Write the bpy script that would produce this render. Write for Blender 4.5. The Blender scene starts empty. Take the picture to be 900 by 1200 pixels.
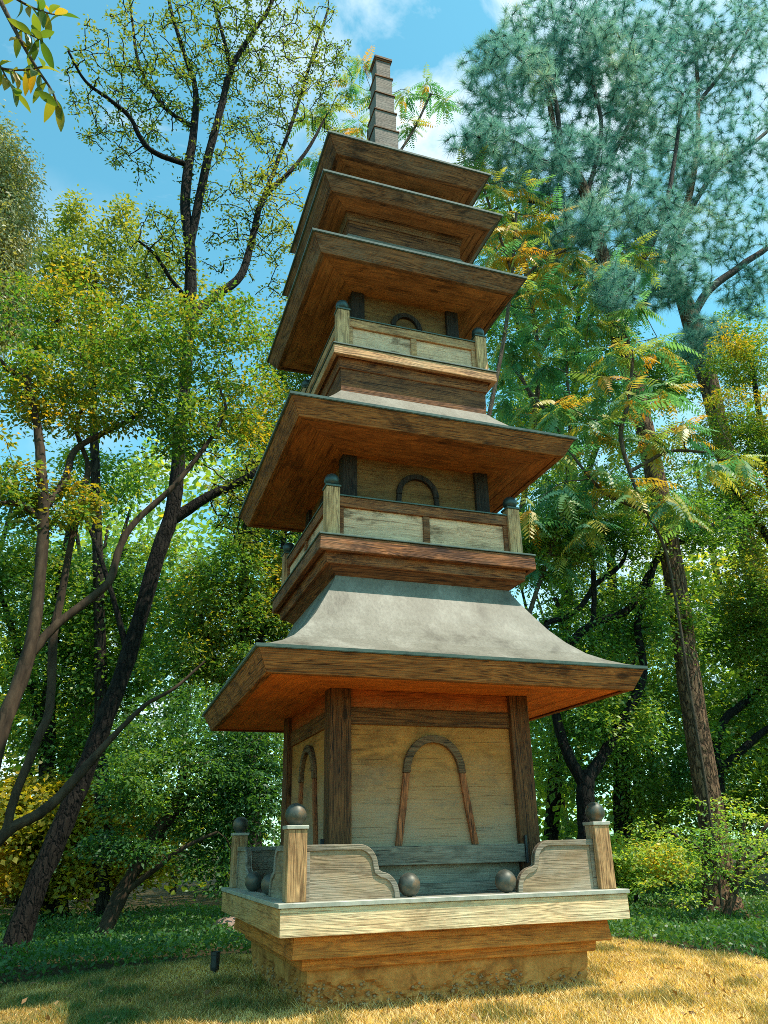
import bpy, bmesh, math, random
import numpy as np
from mathutils import Vector, Matrix

random.seed(7)
rng = np.random.default_rng(11)
scene = bpy.context.scene
C = scene.collection

# ------------------------------------------------------------------ camera
CAM = np.array([-2.4087, -6.6462, 0.2327])
YAW, PITCH, ROLL, FPX = 0.3362, 0.4097, -0.0210, 900.0


def cam_axes():
    cy, sy, cp, sp = math.cos(YAW), math.sin(YAW), math.cos(PITCH), math.sin(PITCH)
    f = np.array([sy * cp, cy * cp, sp])
    r = np.array([cy, -sy, 0.0])
    u = np.cross(r, f)
    cr, sr = math.cos(ROLL), math.sin(ROLL)
    return cr * r + sr * u, -sr * r + cr * u, f


RT, UP, FW = cam_axes()
cd = bpy.data.cameras.new('camera')
cd.sensor_fit = 'AUTO'
cd.sensor_width = 36.0
cd.lens = FPX / 1200.0 * 36.0
cd.clip_start, cd.clip_end = 0.05, 3000.0
cam = bpy.data.objects.new('camera', cd)
C.objects.link(cam)
cam.matrix_world = Matrix([[RT[0], UP[0], -FW[0], CAM[0]], [RT[1], UP[1], -FW[1], CAM[1]],
                           [RT[2], UP[2], -FW[2], CAM[2]], [0, 0, 0, 1]])
scene.camera = cam

# ------------------------------------------------------------------ world and sun
SUN_AZ, SUN_EL = math.radians(50), math.radians(62)      # azimuth measured from -Y towards +X
SUN_DIR = Vector((math.sin(SUN_AZ) * math.cos(SUN_EL), -math.cos(SUN_AZ) * math.cos(SUN_EL), math.sin(SUN_EL)))
world = bpy.data.worlds.new('World')
scene.world = world
world.use_nodes = True
wt = world.node_tree
wt.nodes.clear()


def N(t, kind, **kw):
    n = t.nodes.new(kind)
    for k, v in kw.items():
        if k in n.inputs:
            n.inputs[k].default_value = v
        else:
            setattr(n, k, v)
    return n


sky = N(wt, 'ShaderNodeTexSky', sky_type='NISHITA', sun_disc=False)
sky.sun_elevation = SUN_EL
sky.sun_rotation = math.atan2(SUN_DIR.x, SUN_DIR.y)
sky.air_density, sky.dust_density, sky.ozone_density = 1.0, 0.6, 1.0
tint = N(wt, 'ShaderNodeMix', data_type='RGBA', blend_type='MULTIPLY')
tint.inputs[0].default_value = 1.0
tint.inputs[7].default_value = (0.98, 2.02, 1.66, 1)
wt.links.new(sky.outputs[0], tint.inputs[6])
tc = N(wt, 'ShaderNodeTexCoord')
mp = N(wt, 'ShaderNodeMapping')
mp.inputs['Scale'].default_value = (1.2, 1.2, 3.0)
mp.inputs['Location'].default_value = (0.35, 0.1, 0.2)
wt.links.new(tc.outputs['Generated'], mp.inputs[0])
cn = N(wt, 'ShaderNodeTexNoise', Scale=2.1, Detail=9.0, Roughness=0.6, Distortion=0.5)
wt.links.new(mp.outputs[0], cn.inputs['Vector'])
cr = N(wt, 'ShaderNodeValToRGB')
cr.color_ramp.elements[0].position, cr.color_ramp.elements[0].color = 0.55, (0, 0, 0, 1)
cr.color_ramp.elements[1].position, cr.color_ramp.elements[1].color = 0.74, (0.9, 0.9, 0.9, 1)
wt.links.new(cn.outputs[0], cr.inputs[0])
cm = N(wt, 'ShaderNodeMix', data_type='RGBA')
cm.inputs[7].default_value = (7.6, 8.2, 8.4, 1)


def px_dir(px, py):
    d = FW * FPX + (px - 450) * RT - (py - 600) * UP
    return tuple(d / np.linalg.norm(d))


cn2 = N(wt, 'ShaderNodeTexNoise', Scale=7.0, Detail=8.0, Roughness=0.6, Distortion=0.4)
wt.links.new(tc.outputs['Generated'], cn2.inputs['Vector'])
acc = cr.outputs[0]
for cpx, cpy, inner, outer, amp in ((500, -10, 0.995, 0.972, 1.0), (490, 150, 0.9985, 0.990, 0.9), (800, 60, 0.995, 0.965, 0.8), (60, 380, 0.997, 0.985, 0.45), (880, 700, 0.99, 0.95, 0.9), (30, 900, 0.98, 0.93, 0.8)):
    dt = N(wt, 'ShaderNodeVectorMath', operation='DOT_PRODUCT')
    wt.links.new(tc.outputs['Generated'], dt.inputs[0])
    dt.inputs[1].default_value = px_dir(cpx, cpy)
    mr = N(wt, 'ShaderNodeMapRange')
    mr.inputs[1].default_value, mr.inputs[2].default_value = outer, inner
    wt.links.new(dt.outputs['Value'], mr.inputs[0])
    fr = N(wt, 'ShaderNodeMapRange')
    fr.inputs[1].default_value, fr.inputs[2].default_value, fr.inputs[4].default_value = 0.36, 0.66, amp
    wt.links.new(cn2.outputs[0], fr.inputs[0])
    ml = N(wt, 'ShaderNodeMath', operation='MULTIPLY')
    wt.links.new(mr.outputs[0], ml.inputs[0])
    wt.links.new(fr.outputs[0], ml.inputs[1])
    mx_ = N(wt, 'ShaderNodeMath', operation='MAXIMUM')
    wt.links.new(acc, mx_.inputs[0])
    wt.links.new(ml.outputs[0], mx_.inputs[1])
    acc = mx_.outputs[0]
wt.links.new(acc, cm.inputs[0])
wt.links.new(tint.outputs[2], cm.inputs[6])
bg = N(wt, 'ShaderNodeBackground', Strength=0.12)
wt.links.new(cm.outputs[2], bg.inputs[0])
wo = N(wt, 'ShaderNodeOutputWorld')
wt.links.new(bg.outputs[0], wo.inputs[0])

sl = bpy.data.lights.new('sun', 'SUN')
sl.energy, sl.angle, sl.color = 4.6, math.radians(0.5), (1.0, 0.90, 0.75)
sun = bpy.data.objects.new('sun', sl)
C.objects.link(sun)
sun.rotation_euler = (-SUN_DIR).to_track_quat('-Z', 'Y').to_euler()
sun.location = (8, -12, 20)

scene.view_settings.view_transform = 'Standard'
scene.view_settings.look = 'None'
scene.view_settings.exposure = 0.52
scene.view_settings.gamma = 1.0
scene.render.engine = 'CYCLES'
scene.cycles.max_bounces = 7
scene.cycles.transparent_max_bounces = 4
scene.cycles.use_denoising = False
scene.cycles.denoising_prefilter = 'ACCURATE'
scene.cycles.filter_width = 0.9


# ------------------------------------------------------------------ helpers
def at(px, py, Y):
    """World point on the plane y = Y seen at a pixel of the 900 x 1200 photograph."""
    d = FW * FPX + (px - 450) * RT - (py - 600) * UP
    return CAM + d * ((Y - CAM[1]) / d[1])


def on_ground(px, py, z):
    d = FW * FPX + (px - 450) * RT - (py - 600) * UP
    return CAM + d * ((z - CAM[2]) / d[2])


def mpp(p):
    """Metres per photograph pixel at a world point."""
    return float(np.dot(np.asarray(p) - CAM, FW)) / FPX


def tag(o, label=None, cat=None, group=None, kind=None):
    for k, v in (('label', label), ('category', cat), ('group', group), ('kind', kind)):
        if v:
            o[k] = v
    return o


def empty(name, loc=(0, 0, 0)):
    o = bpy.data.objects.new(name, None)
    o.empty_display_size = 0.2
    o.location = loc
    C.objects.link(o)
    return o


def link(name, me, parent=None, mat=None):
    if mat is not None and not me.materials:
        me.materials.append(mat)
    o = bpy.data.objects.new(name, me)
    C.objects.link(o)
    if parent is not None:
        o.parent = parent
    return o


def bm_mesh(name, bm, smooth=False, bevel=0.0):
    bmesh.ops.recalc_face_normals(bm, faces=bm.faces)
    if bevel:
        es = [e for e in bm.edges if len(e.link_faces) == 2 and e.calc_face_angle(0) > 0.5]
        bmesh.ops.bevel(bm, geom=es, offset=bevel, segments=1, affect='EDGES', clamp_overlap=True)
    me = bpy.data.meshes.new(name)
    bm.to_mesh(me)
    bm.free()
    if smooth:
        me.polygons.foreach_set('use_smooth', [True] * len(me.polygons))
    return me


def np_mesh(name, verts, faces, tint=None, smooth=False):
    """faces: (n, k) integer array, all of one size."""
    verts = np.ascontiguousarray(verts, dtype=np.float32)
    faces = np.ascontiguousarray(faces, dtype=np.int32)
    n, k = faces.shape
    me = bpy.data.meshes.new(name)
    me.vertices.add(len(verts))
    me.vertices.foreach_set('co', verts.ravel())
    me.loops.add(n * k)
    me.loops.foreach_set('vertex_index', faces.ravel())
    me.polygons.add(n)
    me.polygons.foreach_set('loop_start', np.arange(n, dtype=np.int32) * k)
    if smooth:
        me.polygons.foreach_set('use_smooth', np.ones(n, dtype=bool))
    if tint is not None:
        a = me.attributes.new('tint', 'FLOAT', 'FACE')
        a.data.foreach_set('value', np.ascontiguousarray(tint, dtype=np.float32))
    me.update(calc_edges=True)
    return me


# ------------------------------------------------------------------ materials
def new_mat(name):
    m = bpy.data.materials.new(name)
    m.use_nodes = True
    t = m.node_tree
    t.nodes.clear()
    out = t.nodes.new('ShaderNodeOutputMaterial')
    return m, t, out


def ramp(t, stops, src):
    r = t.nodes.new('ShaderNodeValToRGB')
    e = r.color_ramp.elements
    while len(e) < len(stops):
        e.new(0.5)
    for i, (p, c) in enumerate(stops):
        e[i].position = p
        e[i].color = (*c, 1) if len(c) == 3 else c
    t.links.new(src, r.inputs[0])
    return r.outputs[0]


def mix(t, fac, a, b, mode='MIX'):
    m = t.nodes.new('ShaderNodeMix')
    m.data_type, m.blend_type = 'RGBA', mode
    for i, v in ((0, fac), (6, a), (7, b)):
        if hasattr(v, 'links'):
            t.links.new(v, m.inputs[i])
        elif i == 0:
            m.inputs[0].default_value = v
        else:
            m.inputs[i].default_value = (*v, 1)
    return m.outputs[2]


def noise(t, vec, scale, detail=4, rough=0.55, dist=0.0):
    n = t.nodes.new('ShaderNodeTexNoise')
    n.inputs['Scale'].default_value = scale
    n.inputs['Detail'].default_value = detail
    n.inputs['Roughness'].default_value = rough
    n.inputs['Distortion'].default_value = dist
    t.links.new(vec, n.inputs['Vector'])
    return n.outputs[0]


def math_node(t, op, a, b=None):
    n = t.nodes.new('ShaderNodeMath')
    n.operation = op
    for i, v in ((0, a), (1, b)):
        if v is None:
            continue
        if hasattr(v, 'links'):
            t.links.new(v, n.inputs[i])
        else:
            n.inputs[i].default_value = v
    return n.outputs[0]


def wood(name, base, dark, grey=(0.30, 0.28, 0.25), axis='x', wear=0.4, stain=0.35, grain=1.0, rough=0.75, low_grey=None, contrast=1.0):
    """Weathered timber: stretched rings and fibres along one axis, knots, grey bleached wear, dark water stains."""
    m, t, out = new_mat(name)
    tcn = t.nodes.new('ShaderNodeTexCoord')
    info = t.nodes.new('ShaderNodeObjectInfo')
    off = t.nodes.new('ShaderNodeVectorMath')
    off.operation = 'SCALE'
    off.inputs[0].default_value = (37.0, 19.0, 53.0)
    t.links.new(info.outputs['Random'], off.inputs['Scale'])
    add = t.nodes.new('ShaderNodeVectorMath')
    add.operation = 'ADD'
    t.links.new(tcn.outputs['Object'], add.inputs[0])
    t.links.new(off.outputs[0], add.inputs[1])
    vec = add.outputs[0]

    def mapped(along, across):
        mpn = t.nodes.new('ShaderNodeMapping')
        s = [across] * 3
        s['xyz'.index(axis)] = along
        mpn.inputs['Scale'].default_value = s
        t.links.new(vec, mpn.inputs[0])
        return mpn.outputs[0]
    rings = noise(t, mapped(0.45, 7.0), 1.4, 3, 0.5, 0.4)
    ringf = math_node(t, 'MULTIPLY', rings, 90.0 * grain)
    ringf = math_node(t, 'SINE', ringf)
    ringf = math_node(t, 'MULTIPLY_ADD', ringf, 0.5)
    t.nodes[-1].inputs[2].default_value = 0.5
    fibre = noise(t, mapped(3.0, 95.0), 1.0, 4, 0.7)
    g = math_node(t, 'MULTIPLY', ringf, 0.26)
    g2 = math_node(t, 'MULTIPLY', fibre, 0.98)
    gsum = math_node(t, 'ADD', g, g2)
    col = ramp(t, [(0.40, tuple(b + (d * 0.6 - b) * contrast for b, d in zip(base, dark))), (0.52, tuple(b + (d - b) * 0.45 * contrast for b, d in zip(base, dark))), (0.66, base), (0.86, tuple(min(1, c * (1 + 0.5 * contrast)) for c in base))], gsum)
    mott = noise(t, mapped(1.6, 3.2), 2.0, 7, 0.72, 0.4)
    col = mix(t, 0.75, col, ramp(t, [(0.30, (0.42, 0.38, 0.34)), (0.50, (0.92, 0.92, 0.92)), (0.70, (1.28, 1.25, 1.2))], mott), 'MULTIPLY')
    big = noise(t, mapped(0.9, 2.6), 1.3, 5, 0.65, 0.3)
    wearm = ramp(t, [(0.62 - 0.35 * wear, (0, 0, 0)), (0.86 - 0.25 * wear, (1, 1, 1))], big)
    fw = math_node(t, 'MULTIPLY', wearm, min(1.0, 0.45 + wear))
    col2 = mix(t, fw, col, mix(t, fibre, tuple(c * 0.6 for c in grey), tuple(min(1, c * 1.3) for c in grey)))
    st = noise(t, mapped(1.2, 2.6), 1.7, 9, 0.72, 0.3)
    stm = ramp(t, [(0.53, (0, 0, 0)), (0.63, (1, 1, 1))], st)
    col3 = mix(t, math_node(t, 'MULTIPLY', stm, stain), col2, tuple(c * 0.35 for c in dark))
    chk = noise(t, mapped(1.6, 80.0), 1.0, 2, 0.5, 0.2)
    chm = ramp(t, [(0.68, (0, 0, 0)), (0.71, (1, 1, 1))], chk)
    col3 = mix(t, math_node(t, 'MULTIPLY', chm, 0.75 * contrast), col3, tuple(c * 0.25 for c in dark))
    gsum = math_node(t, 'SUBTRACT', gsum, math_node(t, 'MULTIPLY', chm, 0.8))
    # knots
    vo = t.nodes.new('ShaderNodeTexVoronoi')
    vo.inputs['Scale'].default_value = 1.0
    t.links.new(mapped(1.3, 3.4), vo.inputs['Vector'])
    kn = ramp(t, [(0.05, (1, 1, 1)), (0.10, (0, 0, 0))], vo.outputs['Distance'])
    col3 = mix(t, math_node(t, 'MULTIPLY', kn, 0.75), col3, tuple(c * 0.3 for c in dark))
    if low_grey is not None:                       # lower part bleached grey green by splashing water
        z0, z1, lg = low_grey
        sep = t.nodes.new('ShaderNodeSeparateXYZ')
        t.links.new(tcn.outputs['Object'], sep.inputs[0])
        zz = math_node(t, 'ADD', sep.outputs[2], math_node(t, 'MULTIPLY', math_node(t, 'SUBTRACT', big, 0.5), 0.75))
        mr = t.nodes.new('ShaderNodeMapRange')
        mr.inputs[1].default_value, mr.inputs[2].default_value = z1, z0
        t.links.new(zz, mr.inputs[0])
        lgc = mix(t, fibre, tuple(c * 0.7 for c in lg), tuple(c * 1.25 for c in lg))
        col3 = mix(t, math_node(t, 'MULTIPLY', mr.outputs[0], 0.88), col3, lgc)
    p = t.nodes.new('ShaderNodeBsdfPrincipled')
    p.inputs['Roughness'].default_value = rough
    p.inputs['Specular IOR Level'].default_value = 0.3
    t.links.new(col3, p.inputs['Base Color'])
    bump = t.nodes.new('ShaderNodeBump')
    bump.inputs['Strength'].default_value = 0.85
    bump.inputs['Distance'].default_value = 0.006
    t.links.new(gsum, bump.inputs['Height'])
    t.links.new(bump.outputs[0], p.inputs['Normal'])
    t.links.new(p.outputs[0], out.inputs[0])
    return m


def mottled(name, stops, scale, rough=0.6, metallic=0.0, bump=0.0, detail=6, fine=None, aniso=(1, 1, 1), spec=0.5):
    m, t, out = new_mat(name)
    tcn = t.nodes.new('ShaderNodeTexCoord')
    mpn = t.nodes.new('ShaderNodeMapping')
    mpn.inputs['Scale'].default_value = aniso
    t.links.new(tcn.outputs['Object'], mpn.inputs[0])
    v = mpn.outputs[0]
    n = noise(t, v, scale, detail, 0.62, 0.3)
    col = ramp(t, stops, n)
    if fine:
        f = noise(t, v, fine, 3, 0.6)
        col = mix(t, 0.42, col, ramp(t, [(0.3, (0.3, 0.3, 0.3)), (0.7, (1, 1, 1))], f), 'MULTIPLY')
        n = math_node(t, 'ADD', n, f)
    p = t.nodes.new('ShaderNodeBsdfPrincipled')
    p.inputs['Roughness'].default_value = rough
    p.inputs['Metallic'].default_value = metallic
    p.inputs['Specular IOR Level'].default_value = spec
    t.links.new(col, p.inputs['Base Color'])
    if bump:
        b = t.nodes.new('ShaderNodeBump')
        b.inputs['Strength'].default_value = 0.6
        b.inputs['Distance'].default_value = bump
        t.links.new(n, b.inputs['Height'])
        t.links.new(b.outputs[0], p.inputs['Normal'])
    t.links.new(p.outputs[0], out.inputs[0])
    return m


def leaf_mat(name, stops, trans=0.4, rough=0.45, source='tint', through=(2.3, 2.0, 0.6)):
    """Leaf blades: a colour for each leaf, a waxy surface and light passing through."""
    m, t, out = new_mat(name)
    if source == 'tint':
        a = t.nodes.new('ShaderNodeAttribute')
        a.attribute_name = 'tint'
        src = a.outputs['Fac']
    else:
        src = t.nodes.new('ShaderNodeObjectInfo').outputs['Random']
    col = ramp(t, stops, src)
    p = t.nodes.new('ShaderNodeBsdfPrincipled')
    p.inputs['Roughness'].default_value = rough
    p.inputs['Specular IOR Level'].default_value = 0.45
    t.links.new(col, p.inputs['Base Color'])
    tr = t.nodes.new('ShaderNodeBsdfTranslucent')
    t.links.new(mix(t, 1.0, col, through, 'MULTIPLY'), tr.inputs[0])
    mx = t.nodes.new('ShaderNodeMixShader')
    mx.inputs[0].default_value = trans
    t.links.new(p.outputs[0], mx.inputs[1])
    t.links.new(tr.outputs[0], mx.inputs[2])
    t.links.new(mx.outputs[0], out.inputs[0])
    return m


def bark_mat(name, a, b, scale=14, ridged=True):
    m, t, out = new_mat(name)
    tcn = t.nodes.new('ShaderNodeTexCoord')
    mpn = t.nodes.new('ShaderNodeMapping')
    mpn.inputs['Scale'].default_value = (1, 1, 0.28)
    t.links.new(tcn.outputs['Object'], mpn.inputs[0])
    n = noise(t, mpn.outputs[0], scale, 6, 0.65, 0.6)
    wv = t.nodes.new('ShaderNodeVectorMath')
    wv.operation = 'ADD'
    nz_ = t.nodes.new('ShaderNodeTexNoise')
    nz_.inputs['Scale'].default_value = scale * 0.8
    nz_.inputs['Detail'].default_value = 4
    t.links.new(mpn.outputs[0], nz_.inputs['Vector'])
    sc_ = t.nodes.new('ShaderNodeVectorMath')
    sc_.operation = 'SCALE'
    sc_.inputs['Scale'].default_value = 0.12
    t.links.new(nz_.outputs['Color'], sc_.inputs[0])
    t.links.new(mpn.outputs[0], wv.inputs[0])
    t.links.new(sc_.outputs[0], wv.inputs[1])
    vo = t.nodes.new('ShaderNodeTexVoronoi')
    vo.feature = 'DISTANCE_TO_EDGE'
    vo.inputs['Scale'].default_value = scale * 0.7
    t.links.new(wv.outputs[0], vo.inputs['Vector'])
    crack = ramp(t, [(0.0, (0, 0, 0)), (0.16, (1, 1, 1))], vo.outputs['Distance'])
    col = ramp(t, [(0.3, a), (0.7, b)], n)
    col = mix(t, 0.75 if ridged else 0.2, col, crack, 'MULTIPLY')
    p = t.nodes.new('ShaderNodeBsdfPrincipled')
    p.inputs['Roughness'].default_value = 0.9
    p.inputs['Specular IOR Level'].default_value = 0.2
    t.links.new(col, p.inputs['Base Color'])
    bp = t.nodes.new('ShaderNodeBump')
    bp.inputs['Strength'].default_value = 0.9
    bp.inputs['Distance'].default_value = 0.03 if ridged else 0.008
    hsum = math_node(t, 'ADD', crack, n)
    t.links.new(hsum, bp.inputs['Height'])
    t.links.new(bp.outputs[0], p.inputs['Normal'])
    t.links.new(p.outputs[0], out.inputs[0])
    return m


M = {}
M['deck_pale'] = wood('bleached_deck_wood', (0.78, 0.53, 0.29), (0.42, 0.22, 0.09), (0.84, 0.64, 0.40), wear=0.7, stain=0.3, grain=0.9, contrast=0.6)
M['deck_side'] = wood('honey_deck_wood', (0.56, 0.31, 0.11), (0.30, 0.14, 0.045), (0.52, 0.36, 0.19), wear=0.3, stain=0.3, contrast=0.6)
M['deck_orange'] = wood('orange_cedar', (0.60, 0.21, 0.038), (0.30, 0.085, 0.014), (0.46, 0.24, 0.08), wear=0.1, stain=0.25, contrast=0.6)
M['fascia_warm'] = wood('brown_cedar_fascia', (0.30, 0.115, 0.03), (0.11, 0.036, 0.010), (0.19, 0.115, 0.055), wear=0.15, stain=0.65, grain=1.3)
M['fascia_grey'] = wood('weathered_fascia', (0.23, 0.105, 0.042), (0.065, 0.028, 0.012), (0.24, 0.175, 0.115), wear=0.45, stain=0.75, grain=1.4)
M['soffit_orange'] = wood('orange_soffit_ply', (0.62, 0.17, 0.022), (0.40, 0.09, 0.011), (0.45, 0.17, 0.045), wear=0.05, stain=0.2, grain=0.6, contrast=0.5)
M['soffit_brown'] = wood('brown_soffit_ply', (0.36, 0.125, 0.030), (0.16, 0.045, 0.012), (0.34, 0.18, 0.075), wear=0.25, stain=0.6, grain=0.8, contrast=0.6)
M['soffit_dull'] = wood('dull_soffit_ply', (0.40, 0.175, 0.060), (0.18, 0.07, 0.024), (0.36, 0.21, 0.10), wear=0.3, stain=0.6, grain=0.8, contrast=0.6)
M['frieze'] = wood('red_cedar_frieze', (0.40, 0.105, 0.02), (0.22, 0.05, 0.01), (0.3, 0.12, 0.04), wear=0.05, stain=0.2, contrast=0.5)
M['dark_post'] = wood('dark_corner_post', (0.15, 0.058, 0.018), (0.035, 0.012, 0.005), (0.11, 0.06, 0.03), axis='z', wear=0.1, stain=0.3, grain=1.8)
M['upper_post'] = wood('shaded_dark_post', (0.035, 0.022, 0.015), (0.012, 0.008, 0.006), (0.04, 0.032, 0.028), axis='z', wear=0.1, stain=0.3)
M['beam'] = wood('dark_cross_beam', (0.17, 0.07, 0.02), (0.065, 0.022, 0.008), (0.15, 0.09, 0.05), wear=0.15, stain=0.3)
M['grey_rail'] = wood('grey_weathered_rail', (0.175, 0.145, 0.105), (0.05, 0.04, 0.028), (0.27, 0.235, 0.18), wear=0.6, stain=0.5, grain=1.5)
M['post_pale'] = wood('pale_streaked_post', (0.64, 0.36, 0.165), (0.16, 0.065, 0.022), (0.62, 0.45, 0.28), axis='z', wear=0.4, stain=0.5, grain=1.3, contrast=0.8)  # upper railing posts: open daylight put into a paler post colour
M['wing_panel'] = wood('silvered_wing_panel', (0.33, 0.225, 0.13), (0.13, 0.08, 0.04), (0.40, 0.34, 0.26), wear=0.6, stain=0.5, contrast=0.4)
M['wing_trim'] = wood('silvered_wing_trim', (0.26, 0.20, 0.13), (0.12, 0.08, 0.045), (0.30, 0.29, 0.25), wear=0.6, stain=0.3, contrast=0.7)
M['post'] = wood('weathered_railing_post', (0.48, 0.27, 0.12), (0.15, 0.065, 0.024), (0.50, 0.39, 0.26), axis='z', wear=0.4, stain=0.4, grain=1.3, contrast=0.85)
M['balcony'] = wood('red_brown_balcony_board', (0.27, 0.095, 0.03), (0.075, 0.022, 0.008), (0.32, 0.19, 0.11), wear=0.3, stain=0.6, grain=1.3)
M['balcony_pale'] = wood('lit_balcony_board', (0.56, 0.28, 0.12), (0.17, 0.066, 0.024), (0.62, 0.40, 0.22), wear=0.4, stain=0.5, grain=1.3, contrast=0.8)  # lit copy of the balcony board, light on the upper balcony put into the colour
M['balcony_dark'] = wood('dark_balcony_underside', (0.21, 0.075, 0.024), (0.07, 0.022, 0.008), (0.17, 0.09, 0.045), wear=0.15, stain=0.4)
M['wall_ply'] = wood('golden_wall_ply', (0.47, 0.195, 0.042), (0.27, 0.105, 0.022), (0.40, 0.22, 0.085), wear=0.25, stain=0.55, grain=0.9, contrast=0.2,
                     low_grey=(0.22, 0.90, (0.33, 0.245, 0.165)))
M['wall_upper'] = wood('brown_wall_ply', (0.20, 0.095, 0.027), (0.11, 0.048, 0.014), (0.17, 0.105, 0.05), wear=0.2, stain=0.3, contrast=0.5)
M['lower_panel'] = wood('grey_green_lower_panel', (0.25, 0.225, 0.17), (0.14, 0.125, 0.095), (0.28, 0.26, 0.20), wear=0.4, stain=0.2, contrast=0.5)
M['rail_panel'] = wood('pale_railing_panel', (0.80, 0.46, 0.27), (0.40, 0.21, 0.10), (0.84, 0.55, 0.36), wear=0.6, stain=1.0, contrast=0.5)
M['arch'] = wood('dark_arch_trim', (0.17, 0.095, 0.045), (0.06, 0.03, 0.014), (0.16, 0.12, 0.09), wear=0.1, stain=0.3)
M['arch_leg'] = wood('red_arch_leg', (0.36, 0.11, 0.035), (0.10, 0.035, 0.014), (0.2, 0.12, 0.07), axis='z', wear=0.1, stain=0.4, grain=1.8)
M['spire'] = wood('spire_wood', (0.21, 0.16, 0.13), (0.11, 0.08, 0.062), (0.24, 0.205, 0.18), wear=0.5, stain=0.4, contrast=0.6)
M['copper'] = mottled('weathered_copper_sheet', [(0.30, (0.105, 0.09, 0.066)), (0.42, (0.19, 0.168, 0.128)), (0.55, (0.225, 0.20, 0.157)), (0.72, (0.32, 0.288, 0.235))], 2.2, 0.6, 0.0, 0.006, 9, fine=26, aniso=(1.7, 1.7, 0.7), spec=0.35)
M['patina'] = mottled('green_patina_edge', [(0.3, (0.04, 0.065, 0.052)), (0.7, (0.10, 0.15, 0.125))], 9.0, 0.55, 0.1, 0.0)
M['cap'] = mottled('grey_patina_cap', [(0.3, (0.26, 0.26, 0.21)), (0.7, (0.48, 0.46, 0.38))], 9.0, 0.5, 0.1, 0.0)
M['ball'] = mottled('bronze_ball', [(0.35, (0.035, 0.045, 0.038)), (0.52, (0.085, 0.088, 0.07)), (0.66, (0.19, 0.11, 0.055))], 11.0, 0.5, 0.3, 0.0, 5)
M['ball_dark'] = mottled('dark_bronze_ball', [(0.3, (0.02, 0.035, 0.035)), (0.7, (0.05, 0.085, 0.08))], 8.0, 0.4, 0.3, 0.0)
M['concrete'] = mottled('pebbled_concrete', [(0.30, (0.26, 0.10, 0.028)), (0.5, (0.56, 0.235, 0.06)), (0.70, (0.72, 0.35, 0.105))], 5.0, 0.9, 0.0, 0.014, 10, fine=38, spec=0.2)
M['pebble'] = mottled('pebble', [(0.3, (0.22, 0.12, 0.05)), (0.7, (0.42, 0.27, 0.13))], 3.0, 0.7)
M['black_metal'] = mottled('black_painted_metal', [(0.3, (0.012, 0.013, 0.014)), (0.7, (0.03, 0.032, 0.033))], 20, 0.45)
M['glass_dark'] = mottled('dark_lens', [(0.3, (0.03, 0.03, 0.035)), (0.7, (0.08, 0.08, 0.085))], 5, 0.08)
M['stone'] = mottled('pinkish_stone', [(0.3, (0.20, 0.12, 0.09)), (0.7, (0.36, 0.24, 0.19))], 5, 0.85, 0, 0.02, 7)
M['oak_bark'] = bark_mat('dark_oak_bark', (0.006, 0.005, 0.004), (0.024, 0.018, 0.013), 20)
M['smooth_bark'] = bark_mat('smooth_grey_bark', (0.020, 0.013, 0.008), (0.085, 0.055, 0.033), 9, False)
M['pine_bark'] = bark_mat('scaly_pine_bark', (0.10, 0.05, 0.028), (0.31, 0.175, 0.10), 20)
M['pine_limb'] = bark_mat('grey_pine_limb', (0.03, 0.025, 0.022), (0.085, 0.068, 0.058), 14, False)
M['dull_bark'] = bark_mat('dull_brown_bark', (0.014, 0.011, 0.008), (0.05, 0.038, 0.026), 16)
GREEN_D, GREEN_M, GREEN_L = (0.030, 0.105, 0.038), (0.10, 0.22, 0.048), (0.28, 0.35, 0.065)
YEL, ORA = (0.36, 0.30, 0.035), (0.52, 0.24, 0.02)
M['oak_leaf'] = leaf_mat('olive_oak_leaf', [(0.0, (0.05, 0.115, 0.035)), (0.55, (0.14, 0.20, 0.05)), (1.0, (0.30, 0.30, 0.075))], 0.42)
M['myrtle_leaf'] = leaf_mat('yellowing_leaf', [(0.0, GREEN_D), (0.4, GREEN_M), (0.65, (0.17, 0.20, 0.035)), (0.85, YEL), (1.0, (0.50, 0.30, 0.03))], 0.42)
M['green_leaf'] = leaf_mat('green_leaf', [(0.0, GREEN_D), (0.55, GREEN_M), (0.9, GREEN_L), (1.0, (0.28, 0.28, 0.05))], 0.42)
M['dark_leaf'] = leaf_mat('dark_green_leaf', [(0.0, (0.022, 0.08, 0.034)), (0.6, (0.06, 0.16, 0.045)), (1.0, (0.17, 0.28, 0.055))], 0.45)
M['yellow_leaf'] = leaf_mat('yellow_leaf', [(0.0, (0.10, 0.17, 0.03)), (0.4, (0.28, 0.27, 0.035)), (0.8, (0.52, 0.36, 0.03)), (1.0, (0.58, 0.25, 0.02))], 0.5)
M['maple_leaf'] = leaf_mat('light_maple_leaf', [(0.0, (0.06, 0.20, 0.05)), (0.5, (0.19, 0.35, 0.075)), (0.85, (0.40, 0.45, 0.09)), (1.0, (0.55, 0.42, 0.06))], 0.45)
M['pale_leaf'] = leaf_mat('pale_olive_leaf', [(0.0, (0.13, 0.19, 0.09)), (0.6, (0.30, 0.30, 0.15)), (1.0, (0.48, 0.40, 0.17))], 0.35)
M['needle'] = leaf_mat('blue_green_needle', [(0.0, (0.08, 0.21, 0.195)), (0.6, (0.165, 0.34, 0.30)), (0.92, (0.32, 0.44, 0.32)), (1.0, (0.48, 0.38, 0.16))], 0.45, through=(1.4, 1.5, 1.25))
M['far_leaf'] = leaf_mat('far_wood_leaf', [(0.0, (0.06, 0.15, 0.045)), (0.45, (0.16, 0.28, 0.06)), (0.8, (0.36, 0.41, 0.08)), (1.0, (0.52, 0.40, 0.05))], 0.5)
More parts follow.
